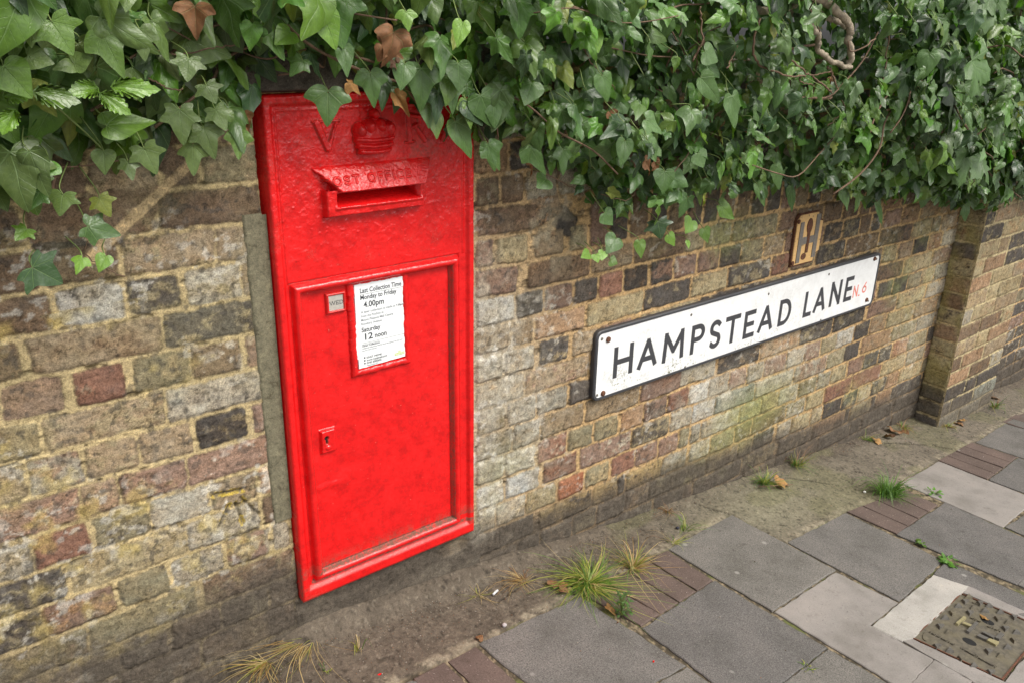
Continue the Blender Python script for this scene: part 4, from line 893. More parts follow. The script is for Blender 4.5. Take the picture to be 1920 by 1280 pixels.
def pavers(q, n, along):
    """quad q split into n bricks; along=True divides the first and third edges"""
    A, B, C_, D = [Vector(p) for p in q]
    for i in range(n):
        a, b = (i+.03)/n, (i+.97)/n
        if along: slab(bm, [tuple(A.lerp(B, a)), tuple(A.lerp(B, b)), tuple(D.lerp(C_, b)), tuple(D.lerp(C_, a))], 5, top=.009+r_.uniform(-.002, .001), jit=.0012, step=.02)
pavers(SL['pavB'], 4, True); pavers(SL['pavE'], 4, True); pavers(SL['pavF'], 4, True)
pavers([(.755, -.262), (.848, -.252), (.876, -.66), (.776, -.66)], 1, True); pavers([(.655, -.272), (.750, -.262), (.771, -.66), (.676, -.66)], 1, True)
pavers([(4.02, -.235), (4.42, -.215), (4.44, -.34), (4.04, -.36)], 4, True)
me = bpy.data.meshes.new('brick_paving'); bm.to_mesh(me); bm.free(); o = link('brick_paving', me, M_SLAB); tag(o, kind='structure')

# ------------------------------------------------------------------ inspection cover
mhc = tag(empty('manhole_cover', (2.08, -.93, G(2.08))), 'rectangular cast iron inspection cover with raised studs set in the pavement', 'manhole cover')
def mat_iron():
    m, n, b, o = newmat('worn_cast_iron'); co = objco(n); f = noise(n, 70, 5, .7, co); f2 = noise(n, 15, 3, .6, co)
    c = ramp(n, f, [(.3, (.075, .066, .052)), (.7, (.19, .165, .12))]); c = mixc(n, c, (.17, .145, .085), ramp(n, f2, [(.45, (0, 0, 0)), (.75, (.7, .7, .7))]))
    n.links.new(c, b.inputs['Base Color']); b.inputs['Roughness'].default_value = .62; b.inputs['Metallic'].default_value = .35; n.links.new(bump(n, f, .8, .0012), b.inputs['Normal']); return m
M_IRON = mat_iron(); M_IRONW = mat_plain('polished_iron_stud', (.135, .125, .11), .5, metal=.3, scale=80, var=.3); M_IRONY = mat_plain('yellow_painted_iron', (.27, .235, .12), .6, scale=80, var=.25)
eu, ev = TLm-BLm, BRm-BLm
def uvp(u, v, h=0): 
    p = BLm+eu*u+ev*v; return (p.x, p.y, G(p.x)+h)
def zo(px, py):     # sketch coordinates of the cover face -> u, v
    a, b = px-60, py-700; det = 650*570+600*1210; return ((a*570-b*1210)/det, (650*b+600*a)/det)
def uvprism(mb, pts, h0, h1, shrink=0):
    n = len(pts); cu = sum(p[0] for p in pts)/n; cv = sum(p[1] for p in pts)/n
    V = [uvp(u, v, h0) for u, v in pts]+[uvp(u+(cu-u)*shrink, v+(cv-v)*shrink, h1) for u, v in pts]
    mb.add(V, [tuple(reversed(range(n))), tuple(range(n, 2*n))]+[(i, (i+1) % n, n+(i+1) % n, n+i) for i in range(n)])
mb = MB(); uvprism(mb, [(.012, .018), (.988, .018), (.988, .982), (.012, .982)], -.02, .0065); mb.build('cover_plate', M_IRON, mhc)
mb = MB()
for q in ([(0, 0), (1, 0), (1, .018), (0, .018)], [(0, .982), (1, .982), (1, 1), (0, 1)], [(0, .018), (.010, .018), (.010, .982), (0, .982)], [(.990, .018), (1, .018), (1, .982), (.990, .982)]): uvprism(mb, q, -.02, .0095)
mb.build('frame', M_RUST, mhc)
for i, (px, py) in enumerate([(840, 170), (770, 230), (690, 300), (590, 390), (510, 460), (425, 565), (570, 655), (400, 825), (590, 890), (730, 990), (910, 1090), (1110, 1170), (1270, 990), (1090, 920), (1370, 890), (1450, 800), (1510, 705), (1340, 640), (1410, 565), (1480, 490), (1300, 415), (1240, 500), (1140, 315), (990, 265), (920, 335), (840, 400), (1080, 385)]):
    u, v = zo(px, py); mb = MB(); s = .052
    T = [(u-s, v-.030), (u+s*.9, v-.036), (u, v+.048)] if i % 2 == 0 else [(u-s, v+.030), (u, v-.045), (u+s, v+.036)]
    uvprism(mb, T, .0060, .0140, .35); mb.build('stud', M_IRONW if i % 3 else M_IRON, mhc)
for i, q in enumerate([[(640, 555), (760, 455), (800, 480), (680, 575)], [(735, 560), (765, 540), (880, 590), (850, 612)], [(790, 665), (930, 540), (970, 560), (835, 690)], [(935, 735), (975, 710), (1110, 775), (1070, 800)], [(1005, 690), (1040, 678), (1200, 760), (1170, 780)], [(1185, 770), (1270, 705), (1330, 730), (1245, 800)], [(1070, 800), (1110, 775), (1250, 830), (1200, 870)]]):
    mb = MB(); uvprism(mb, [zo(*p) for p in q], .006, .0135, .06); mb.build('raised_block', M_IRONY if i in (0, 1, 6) else M_IRONW, mhc)
mb = MB(); r2 = random.Random(3)
for (a, b) in (((290, 640), (650, 830)), ((720, 860), (1200, 1130)), ((850, 470), (1010, 545)), ((1090, 600), (1290, 690)), ((880, 250), (990, 300))):
    mb = MB(); nn = int(math.hypot(b[0]-a[0], b[1]-a[1])/34)
    for i in range(nn):
        t = (i+.5)/nn; cx, cy = a[0]+(b[0]-a[0])*t, a[1]+(b[1]-a[1])*t; w = r2.uniform(6, 10)
        for dx, dy in ((-w, 0), (w*.8, r2.choice((-8, 8)))):
            uvprism(mb, [zo(cx+dx-4, cy+dy-2), zo(cx+dx+8, cy+dy-12), zo(cx+dx+13, cy+dy-9), zo(cx+dx+1, cy+dy+2)], .006, .0105)
    mb.build('lettering_row', M_IRON, mhc)
mb = MB()
A_ = [(300+62*math.cos(t*.25+1.7)-30, 690+62*math.sin(t*.25+1.7)) for t in range(0, 12)]
for p, q in zip(A_[:-1], A_[1:]): uvprism(mb, [zo(*p), zo(*q), zo((q[0]*.85+270*.15), (q[1]*.85+690*.15)), zo((p[0]*.85+270*.15), (p[1]*.85+690*.15))], .006, .0088)
mb.build('corner_letter', M_IRON, mhc)
M_VOID = mat_plain('dark_void', (.006, .006, .006), .9, bmp=0)
for cx, cy in ((845, 785), (1100, 530)):
    mb = MB(); P_ = [(cx+110*math.cos(t)*.88-35*math.sin(t)*.5, cy+55*math.cos(t)*.9+35*math.sin(t)*.8) for t in [i*2*math.pi/18 for i in range(18)]]
    uvprism(mb, [zo(*p) for p in P_], .004, .0068); mb.build('lifting_slot', M_VOID, mhc)
HERO = "634 -74 1458 623 1397 89 3d|712 -96 1489 713 1429 67 3d|808 -124 1497 802 1422 91 3d|879 -147 1506 876 1454 56 hd|945 -131 1443 974 1379 70 hd|921 -120 1432 951 1383 59 hD|906 -96 1389 941 1314 59 hd|858 -93 1405 855 1359 39 hm|995 -89 1337 1007 1280 52 3d|604 -130 1597 622 1533 52 lb|550 -116 1560 517 1541 44 hb|756 -161 1597 754 1566 43 3b|865 -183 1581 846 1540 36 hb|654 -109 1536 652 1485 36 hd|578 -95 1513 549 1490 47 id|476 -160 1607 484 1576 39 hb|170 -191 1571 187 1530 74 im|235 -180 1555 253 1497 66 3m|116 -197 1565 124 1538 50 hm|104 -175 1512 129 1471 57 hm|136 -176 1525 164 1516 36 hg|193 -163 1512 166 1509 25 hg|195 -164 1514 217 1525 33 hg|287 -179 1562 286 1521 52 ig|361 -153 1519 352 1488 56 ig|346 -122 1440 342 1388 65 ig|387 -104 1407 396 1358 62 ig|407 -114 1437 417 1404 50 ig|368 -95 1379 359 1332 52 ig|288 -102 1380 298 1340 62 ig|262 -95 1360 262 1332 37 ig|226 -105 1379 220 1346 38 hg|450 -93 1393 441 1351 50 3m|391 -132 1477 399 1451 52 ig|161 -85 1315 149 1286 56 ig|100 -74 1202 135 1173 85 iD|190 -74 1257 234 1240 58 id|215 -75 1301 223 1273 47 iy|174 -74 1205 159 1185 32 3b|209 -75 1204 193 1183 29 hb|233 -121 1420 303 1427 53 hm|147 -110 1373 119 1357 52 hB|129 -93 1323 108 1301 41 id|103 -74 1264 84 1252 40 im|973 -133 1441 975 1380 88 3d|1061 -153 1466 1036 1424 63 hd|1105 -95 1327 1151 1261 75 3d|998 -88 1334 1021 1281 62 3d|1189 -116 1314 1187 1259 55 3d|1178 -74 1242 1142 1227 51 hd|1191 -205 1568 1192 1528 41 hb|1216 -205 1480 1230 1427 54 hd|1300 -196 1374 1222 1349 65 3D|1371 -198 1379 1420 1347 66 3s|1407 -175 1326 1430 1277 46 hs|1328 -177 1331 1311 1276 45 hd|1518 -139 1239 1511 1185 70 hd|1623 -155 1278 1638 1243 59 hs|1549 -205 1528 1590 1507 60 hs|1544 -205 1470 1619 1410 55 ls|1669 -205 1423 1688 1345 66 hs|1359 -92 1142 1382 1112 55 hd|1425 -74 1065 1386 1034 57 hd|1572 -82 1091 1579 1048 93 iD|1722 -76 1074 1685 1046 52 hb|1780 -75 1042 1793 1002 43 hm|1632 -74 1045 1649 1014 38 hb|1329 -74 1039 1296 1036 32 hb|1354 -74 1031 1354 1013 32 hb|1381 -74 1035 1365 1017 29 hb|1408 -75 1008 1424 999 33 hm|1515 -74 1043 1515 999 37 hm|1822 -89 1109 1886 1064 56 hm|1714 -74 1016 1710 997 19 hb|2154 -128 1211 2281 1194 73 hs|2430 -112 1114 2477 1022 75 hs|1960 -108 1159 2003 1089 33 ls|2151 -97 1131 2175 1050 39 ld|2010 -129 1212 2031 1140 40 ls|2206 -187 1321 2219 1270 85 hs|2471 -205 1324 2411 1280 90 hs|2701 -94 1019 2758 927 52 ld|2663 -139 1126 2674 1046 55 hs|3394 -103 932 3413 866 60 ld|2765 -225 1433 2940 1291 166 Mk|2705 -225 1545 2870 1437 168 MD|3152 -163 1072 3199 981 143 MD|3548 -174 1047 3623 914 116 Md|2908 -225 1595 3007 1511 83 Md|2715 -225 1639 2918 1636 126 MD|2571 -225 1534 2584 1479 99 Md|2489 -225 1630 2519 1571 99 MD|2485 -225 1460 2463 1383 105 MD|3196 -225 1590 3199 1501 121 Md|3318 -205 1173 3398 1067 87 hd|2925 -225 1669 3047 1622 94 Md|3357 -205 1396 3299 1332 107 hd|226 -147 1479 183 1475 38 Hb|242 -146 1480 308 1475 33 Hb|226 -143 1471 262 1440 31 Hb|136 -154 1476 192 1463 38 Hm|111 -148 1453 88 1422 39 Hb|97 -159 1472 132 1473 32 Hm|875 -127 1467 873 1412 57 3d|853 -113 1449 840 1392 46 3D|835 -97 1427 835 1382 37 hd|918 -119 1432 923 1379 51 3m|873 -130 1475 855 1429 45 hm|775 -119 1506 758 1460 48 hd"
BR = [
('main', 0.024, [(1.929, -0.2, 1.67), (2.026, -0.2, 1.652), (2.091, -0.2, 1.631), (2.142, -0.2, 1.607), (2.168, -0.2, 1.578), (2.166, -0.2, 1.558), (2.199, -0.2, 1.516), (2.198, -0.2, 1.48)]) ,
('b2', 0.018, [(1.947, -0.16, 1.639), (2.053, -0.16, 1.628), (2.112, -0.16, 1.612), (2.176, -0.16, 1.604), (2.226, -0.16, 1.59)]) ,
('b3', 0.018, [(1.964, -0.19, 1.593), (2.039, -0.19, 1.566), (2.058, -0.19, 1.537), (2.104, -0.19, 1.508), (2.155, -0.19, 1.49), (2.215, -0.19, 1.482)]) ,
('b4', 0.02, [(1.84, -0.12, 1.628), (1.938, -0.12, 1.625), (2.043, -0.12, 1.616), (2.125, -0.12, 1.594)]) ,
('t1', 0.006, [(1.755, -0.2, 1.603), (1.747, -0.2, 1.551), (1.771, -0.2, 1.503), (1.828, -0.2, 1.48), (1.91, -0.2, 1.465), (1.981, -0.2, 1.466)]) ,
('t2', 0.005, [(1.878, -0.2, 1.518), (1.979, -0.2, 1.478), (2.035, -0.2, 1.464), (2.097, -0.2, 1.476)]) ,
('t3', 0.007, [(2.121, -0.19, 1.487), (2.147, -0.19, 1.457), (2.168, -0.19, 1.426)]) ,
('t4', 0.006, [(2.03, -0.2, 1.462), (2.076, -0.2, 1.432), (2.131, -0.2, 1.415)]) ,
('t5', 0.004, [(1.952, -0.2, 1.461), (1.992, -0.2, 1.446), (2.047, -0.2, 1.439)]) ,
('t6', 0.004, [(2.319, -0.2, 1.403), (2.358, -0.2, 1.382), (2.36, -0.2, 1.356), (2.327, -0.2, 1.341)]) ,
('t7', 0.007, [(2.047, -0.15, 1.402), (2.189, -0.15, 1.394), (2.264, -0.15, 1.401), (2.351, -0.15, 1.418)]) ,
('t8', 0.005, [(1.54, -0.18, 1.504), (1.555, -0.18, 1.544), (1.551, -0.18, 1.594), (1.534, -0.18, 1.627)]) ,
('t9', 0.004, [(1.661, -0.18, 1.487), (1.688, -0.18, 1.511), (1.702, -0.18, 1.552)]) ,
('t10', 0.004, [(2.202, -0.19, 1.406), (2.222, -0.19, 1.361), (2.192, -0.19, 1.344), (2.158, -0.19, 1.32)]) ,
('t11', 0.01, [(1.873, -0.14, 1.55), (1.941, -0.14, 1.533), (2.003, -0.14, 1.533), (2.101, -0.14, 1.545)]) ,
('v1', 0.0022, [(0.239, -0.05, 1.156), (0.204, -0.05, 1.181), (0.184, -0.05, 1.212), (0.201, -0.05, 1.238), (0.184, -0.05, 1.258), (0.157, -0.05, 1.288)]) ,
('v2', 0.0022, [(1.736, -0.05, 1.071), (1.67, -0.05, 1.052), (1.746, -0.05, 1.002), (1.633, -0.05, 0.995), (1.504, -0.05, 1.003), (1.439, -0.05, 1.054)]) ,
('v3', 0.003, [(1.085, -0.06, 1.305), (1.149, -0.06, 1.269), (1.251, -0.06, 1.222), (1.344, -0.06, 1.166), (1.388, -0.06, 1.077), (1.389, -0.06, 1.02)]) ,
('v4', 0.0025, [(1.332, -0.1, 1.194), (1.408, -0.1, 1.172), (1.455, -0.1, 1.181), (1.462, -0.1, 1.207)]) ,
('v5', 0.003, [(0.315, -0.14, 1.532), (0.346, -0.14, 1.524), (0.398, -0.14, 1.534), (0.442, -0.14, 1.54)]) ,
('v6', 0.003, [(0.305, -0.14, 1.488), (0.324, -0.14, 1.476), (0.352, -0.14, 1.471)]) ,
('v7', 0.004, [(1.487, -0.16, 1.571), (1.534, -0.16, 1.512), (1.568, -0.16, 1.474), (1.58, -0.16, 1.53), (1.56, -0.16, 1.596)]) ,
('v8', 0.003, [(1.218, -0.14, 1.541), (1.245, -0.14, 1.502), (1.279, -0.14, 1.478), (1.316, -0.14, 1.443)]) ,
('v9', 0.003, [(1.444, -0.12, 1.444), (1.502, -0.12, 1.433), (1.548, -0.12, 1.409)]) ,
('v10', 0.003, [(2.226, -0.08, 1.13), (2.437, -0.08, 1.136), (2.677, -0.08, 1.117)]) ,
]
# ------------------------------------------------------------------ leaves
OUTL = {
 'i': [(0, 0), (.08, -.13), (.22, -.20), (.40, -.17), (.37, -.04), (.38, .07), (.50, .18), (.58, .33), (.42, .37), (.30, .43), (.24, .60), (.13, .84), (0, 1.03)],
 '3': [(0, 0), (.10, -.12), (.28, -.15), (.44, -.05), (.56, .10), (.62, .25), (.45, .33), (.32, .41), (.25, .58), (.13, .82), (0, 1.02)],
 'h': [(0, 0), (.10, -.11), (.26, -.13), (.40, -.02), (.46, .16), (.40, .38), (.26, .62), (.11, .86), (0, 1.0)],
 'l': [(0, 0), (.08, -.07), (.2, -.07), (.31, .06), (.32, .27), (.25, .52), (.13, .78), (0, 1.0)],
 'H': [(0, 0), (.08, .05), (.17, .10), (.155, .16), (.24, .22), (.205, .29), (.27, .36), (.22, .43), (.27, .50), (.215, .57), (.245, .64), (.17, .70), (.19, .78), (.10, .84), (.10, .90), (0, 1.03)],
 'M': [(0, 0), (.10, -.10), (.28, -.20), (.30, -.08), (.50, -.06), (.46, .06), (.42, .14), (.56, .20), (.60, .32), (.74, .44), (.60, .47), (.52, .56), (.38, .47), (.26, .44), (.29, .56), (.33, .66), (.22, .72), (.18, .84), (.10, .86), (0, 1.02)],
}
def template(kind, hi):
    P_ = OUTL[kind]
    if hi and kind in 'i3hl':
        q = []; E = [(-P_[1][0], P_[1][1])]+P_+[(-P_[-2][0], P_[-2][1])]
        for i in range(1, len(E)-2):
            q.append(E[i])
            a, b, c, d = [np.array(e) for e in E[i-1:i+3]]; q.append(tuple((-a+9*b+9*c-d)/16))
        q.append(P_[-1]); P_ = q
    out = P_+[(-x, y) for x, y in reversed(P_[1:-1])]
    out = np.array(out); rings = (.03, .3, .62, 1.0) if hi else (.03, .55, 1.0)
    c = np.array((0, .04)); m = len(out)
    V = np.concatenate([c+(out-c)*s for s in rings]); F = []
    for k in range(len(rings)-1):
        for i in range(m): F.append((k*m+i, k*m+(i+1) % m, (k+1)*m+(i+1) % m, (k+1)*m+i))
    return V, np.array(F)[:, ::-1]
TPL = {(k, h): template(k, h) for k in OUTL for h in (True, False)}
LC = {'d': (.066, .140, .030), 'D': (.030, .072, .020), 'm': (.098, .185, .024), 'b': (.16, .31, .035), 'B': (.09, .22, .025), 'g': (.100, .155, .040), 'y': (.20, .24, .04), 's': (.100, .185, .058), 'k': (.045, .072, .034),  # 's' carries a pale sky sheen in the leaf colour itself
      'n': (.20, .090, .035), 'o': (.36, .19, .06), 'N': (.12, .055, .028)}
class Leaves:
    def __init__(s): s.V = []; s.F = []; s.C = []; s.U = []; s.n = 0
    def put(s, kind, hi, base, T, Nn, L, wf, col, fold=.10, droop=.16, wav=.03, seed=0):
        """arrays of k leaves of one kind"""
        t, F = TPL[(kind, hi)]; k = len(base); m = len(t)
        T = T/np.linalg.norm(T, axis=1)[:, None]; B = np.cross(T, Nn); B /= np.linalg.norm(B, axis=1)[:, None]; Nn = np.cross(B, T)
        x, y = t[:, 0][None], t[:, 1][None]; r = np.random.default_rng(seed)
        ph = r.uniform(0, 6.28, (k, 3)); cr = r.uniform(.4, 1.5, (k, 1)); fd = fold*r.uniform(-.3, 1.6, (k, 1))
        z = fd*np.abs(x)*1.0-droop*cr*(x**2*1.6+(y*.9)**2*.9)+wav*np.sin(x*9+ph[:, :1])*np.cos(y*8+ph[:, 1:2])+wav*1.2*np.abs(x)*np.sin(y*15+ph[:, 2:3])
        z = z+r.uniform(-.25, .25, (k, 1))*x*y
        xx = x*wf[:, None]
        V = base[:, None, :]+L[:, None, None]*(xx[..., None]*B[:, None]+y[..., None]*T[:, None]+z[..., None]*Nn[:, None])
        s.V.append(V.reshape(-1, 3)); s.F.append((F[None]+(s.n+np.arange(k)*m)[:, None, None]).reshape(-1, 4)); s.n += k*m
        s.U.append(np.broadcast_to(t[None], (k, m, 2)).reshape(-1, 2)); s.C.append(np.repeat(col, m, axis=0))
    def build(s, name, mat, parent):
        me = mesh_np(name, np.concatenate(s.V), np.concatenate(s.F), np.concatenate(s.C), np.concatenate(s.U)); return link(name, me, mat, parent)
BXS = [-1.5, -.5, .07, .174, .31, .48, .515, .60, .74, .86, .97, 1.15, 1.24, 1.33, 1.42, 1.6, 1.84, 2.2, 2.47, 2.82, 3.0, 3.5, 4.13, 6]
BZS = [1.10, 1.17, 1.27, 1.31, 1.325, 1.37, 1.45, 1.475, 1.43, 1.355, 1.30, 1.275, 1.20, 1.14, 1.085, 1.08, 1.085, 1.09, 1.035, .955, .975, .845, .83, .80]
def zb(x): return np.interp(x, BXS, BZS)+.018*(vn(x*17, x*0, 5)-.5)
def front(x, z):
    t = np.clip((z-np.interp(x, BXS, BZS))/.32, 0, 1)
    return -.055-(.12+.12*ss(1.1, 2.2, x))*t**.8+.22*(fbm(x*8, z*8, 2, 501)-.5)*ss(0, .12, z-np.interp(x, BXS, BZS))
CAMP = np.array((-.062, -1.526, 1.573))
ivy = tag(empty('ivy_plant', (1.2, .1, 1.5)), 'dense green ivy tumbling over the wall top onto the post box', 'ivy')
LV = Leaves(); g = np.random.default_rng(21)
KIN = ['i', '3', 'h', 'l']
def palette(x, layer, n):
    c = np.zeros((n, 3)); u = g.random(n)
    names_l = ['g', 'd', 'm', 'D', 'B', 'y']; 
    for j in range(n):
        X_ = x[j]
        if X_ < .45: w = [.34, .26, .30, .05, .03, .02]
        elif X_ < 1.05: w = [.12, .30, .26, .12, .17, .04]
        else: w = [.08, .44, .18, .17, .11, .03]
        k = np.searchsorted(np.cumsum(w), u[j]*.9999*sum(w)); nm = names_l[min(k, 5)]
        if X_ > 1.2 and nm in 'dg': nm = 's' if g.random() < .55 else 'd'
        c[j] = LC[nm]
    return c*g.uniform(.72, 1.3, (n, 1))*g.uniform(.93, 1.07, (n, 3))
def scatter(spacing, dy, hi_lim, layer, zt=1.95, x0=-.95, x1=5.6, xcut=None, onwall=True):
    sx = np.arange(x0, x1, spacing); sz = np.arange(.80, zt, spacing)
    X, Z = np.meshgrid(sx, sz, indexing='ij'); x = (X+g.uniform(-.55, .55, X.shape)*spacing).ravel(); z = (Z+g.uniform(-.55, .55, X.shape)*spacing).ravel()
    y = front(x, z)+dy+g.uniform(-.035, .035, len(x)); y = np.minimum(y, -.014) if onwall else y
    n = len(x)
    L = np.interp(x, [-1, .4, .9, 1.4, 3, 5], [.088, .080, .066, .056, .058, .066])*g.uniform(.5, 1.25, n)
    if layer == 0: L *= np.where(g.random(n) < .14, .55, 1)
    tip = z-L*.85
    s = (1.526-.06)/(1.526+y); zp = CAMP[2]+(tip-CAMP[2])*s; xp = CAMP[0]+(x-CAMP[0])*s
    keep = (zp > zb(xp)+.004) & (z > zb(x)*.98)
    if onwall and dy > .04: keep &= (zp > zb(xp)+.03)
    bx_ = (xp > .50) & (xp < 1.02); keep &= ~bx_ | (zp > zb(xp)+.01)
    hole = np.exp(-(((x-2.07)/.17)**2+((z-1.56)/.10)**2)); keep &= ~((hole > .33) & (y < .05) & (g.random(len(x)) < (1 if dy < .08 else .5)))
    if xcut: keep &= xcut(x, z)
    x, y, z, L = x[keep], y[keep], z[keep], L[keep]; n = len(x)
    ang = g.normal(0, .55, n)+np.where(x > 1.1, g.normal(0, .75, n), 0)
    T = np.stack([np.sin(ang), g.normal(-.22, .40, n), -np.cos(ang)], 1)
    up = np.interp(x, [0, 1, 1.6, 6], [.22, .4, .9, .8])*g.uniform(.2, 1.6, n)
    Nn = np.stack([g.normal(-.10, .42, n), -np.ones(n), g.normal(0, .40, n)+up], 1)
    kin = g.random(n); col = palette(x, layer, n)
    pk = np.where(x < .5, 0, np.where(x < 1.1, 1, 2))
    th = np.array([[.50, .75, .95], [.28, .66, .88], [.18, .50, .80]])[pk]
    kd = (kin > th[:, 0]).astype(int)+(kin > th[:, 1])+(kin > th[:, 2])
    for k in range(4):
        for hi in (True, False):
            m = (kd == k) & ((x < hi_lim) == hi)
            if m.any(): LV.put(KIN[k], hi, np.stack([x, y, z], 1)[m], T[m], Nn[m], L[m], g.uniform(.62, 1.12, m.sum()), col[m], seed=layer*10+k+(5 if hi else 0), droop=.34, wav=.075)
    return np.stack([x, y, z], 1), L
A0, L0 = scatter(.050, -.01, 2.3, 0, xcut=lambda x, z: fbm(x*7+3, z*7, 2, 511) > .34)
A1, L1 = scatter(.046, .03, 1.3, 1)
scatter(.042, .07, -9, 2); scatter(.042, .115, -9, 3)
# small young leaves poking out
A4, L4 = scatter(.085, -.035, 9, 4)
# hedge mass behind the top of the wall
for dy in (.17, .26, .38, .5): scatter(.052, dy, -9, 5, zt=1.98, onwall=False, xcut=lambda x, z: (z > 1.46) & ((x < 2.3) | (g.random(len(x)) < .45)))
# single leaves read off one by one: base x y z, tip x z, width (mm), shape and colour
holly = tag(empty('holly_sprig', (.10, -.10, 1.45)), 'bright green spiny holly leaves poking out through the ivy left of the post box', 'holly')
syc = tag(empty('sycamore_branch', (2.8, 0, 1.5)), 'sycamore branch with large lobed leaves above the brick pier', 'branch')
for k in range(26):
    x = g.uniform(2.55, 4.4); z = g.uniform(float(np.interp(x, BXS, BZS))+.18, 1.76); y = float(front(np.array([x]), np.array([z]))[0])-.035
    lv = Leaves(); a = g.normal(0, .6); T = np.array([[math.sin(a), -.3, -math.cos(a)]]); L = g.uniform(.09, .15)
    lv.put('M', True, np.array([[x, y, z]]), T, np.array([[g.normal(-.1, .3), -1, g.uniform(.2, 1.1)]]), np.array([L]), np.array([g.uniform(.85, 1.15)]), np.array([LC['dDds'[k % 4]]])*g.uniform(.8, 1.15), seed=800+k, droop=.22, wav=.05, fold=.08)
    lv.build('leaf', M_MAPLE, syc)
stems = MB()
for idx, e in enumerate(HERO.split('|')):
    a = e.split(); bx, by, bz, tx, tz, w = [int(q)/1000. for q in a[:6]]; kind, cc = a[6][0], a[6][1]
    T = np.array([[tx-bx, -.012, tz-bz]]); L = np.linalg.norm(T)*1.03
    mw = max(p[0] for p in OUTL[kind])*2; wf = np.clip(w/(mw*L), .5, 1.7)
    if kind in 'M': wf = np.clip(wf, .8, 1.3)
    if kind == 'H': wf = np.clip(wf, .9, 1.3)
    # the lamina lies across the line of sight: in-picture width/length as drawn
    Nn = np.array([[-.25+g.normal(0, .12), -1, .45+g.normal(0, .15)]])
    col = np.array([LC[cc]])*g.uniform(.85, 1.15)
    base = np.array([[bx, by, bz]]); kk = .055 if kind == 'M' else .028; base = base+(CAMP-base)*kk; L = L*(1-kk)
    if kind in 'HM':
        lv = Leaves(); lv.put(kind, True, base, T, Nn, np.array([L]), np.array([wf]), col, seed=700+idx, droop=.12, wav=.03 if kind == 'H' else .05, fold=.22 if kind == 'H' else .08)
        lv.build('leaf', M_HOLLY if kind == 'H' else M_MAPLE, holly if kind == 'H' else syc)
    else:
        LV.put(kind, True, base, T, Nn, np.array([L]), np.array([wf]), col, seed=700+idx, droop=.14)
        b = Vector(base[0]); stems_p = [b+Vector((g.normal(0, .012), .05, g.uniform(.01, .05))), b+Vector((0, .015, .012)), b]
        LVp = stems.tube([tuple(p) for p in smooth_path([tuple(q) for q in stems_p], 4)], .0012, .0010, 5)
for A_, L_, pr in ((A0, L0, .30), (A4, L4, .8)):
    for p_, l_ in zip(A_, L_):
        if p_[0] < 3 and g.random() < pr:
            b = Vector(p_); q = [b+Vector((g.normal(0, .02), .04, g.uniform(.005, .05))), b+Vector((g.normal(0, .004), .012, .012)), b]
            stems.tube([tuple(v) for v in smooth_path([tuple(v) for v in q], 3)], .0012, .001, 4)
LV.build('foliage', M_LEAF, ivy)
tag(stems.build('leaf_stalks', M_GSTEM, ivy, smooth=True), kind='stuff')
for nm, rad, pts in BR:
    if nm[0] in 'bmt': pts = [tuple(np.array(p)+(CAMP-np.array(p))*.045) for p in pts]
    pp = smooth_path([(x, y+g.normal(0, .006), z) for x, y, z in pts], 7); 
    m = len(pp); big = rad > .015
    rr = [rad*.5*(1-.35*i/m)*(1+.05*math.sin(i*.9+rad*900)+g.normal(0, .02)) for i in range(m)]
    mb = MB(); V0 = [Vector(p)+Vector((g.normal(0, .0015), g.normal(0, .0015), g.normal(0, .0015))) for p in pp]
    for i in range(m-1): pass
    pts_ = [tuple(v) for v in V0]
    def tub(mb, pts, radii, n=9):
        P_ = [Vector(p) for p in pts]; V = []; F = []
        for i, p in enumerate(P_):
            t = (P_[min(i+1, len(P_)-1)]-P_[max(i-1, 0)]).normalized(); u = t.cross(Vector((.1, 1, .2))).normalized(); w = t.cross(u)
            for k in range(n):
                a = 2*math.pi*k/n; V.append(p+(u*math.cos(a)+w*math.sin(a))*radii[i])
        for i in range(len(P_)-1):
            for k in range(n): F.append((i*n+k, i*n+(k+1) % n, (i+1)*n+(k+1) % n, (i+1)*n+k))
        F.append(tuple(range(n))); F.append(tuple((len(P_)-1)*n+k for k in range(n))); mb.add(V, F)
    tub(mb, pts_, rr); mb.build('branch' if big else 'stem', M_BARK if big else M_STEM, ivy, smooth=True)
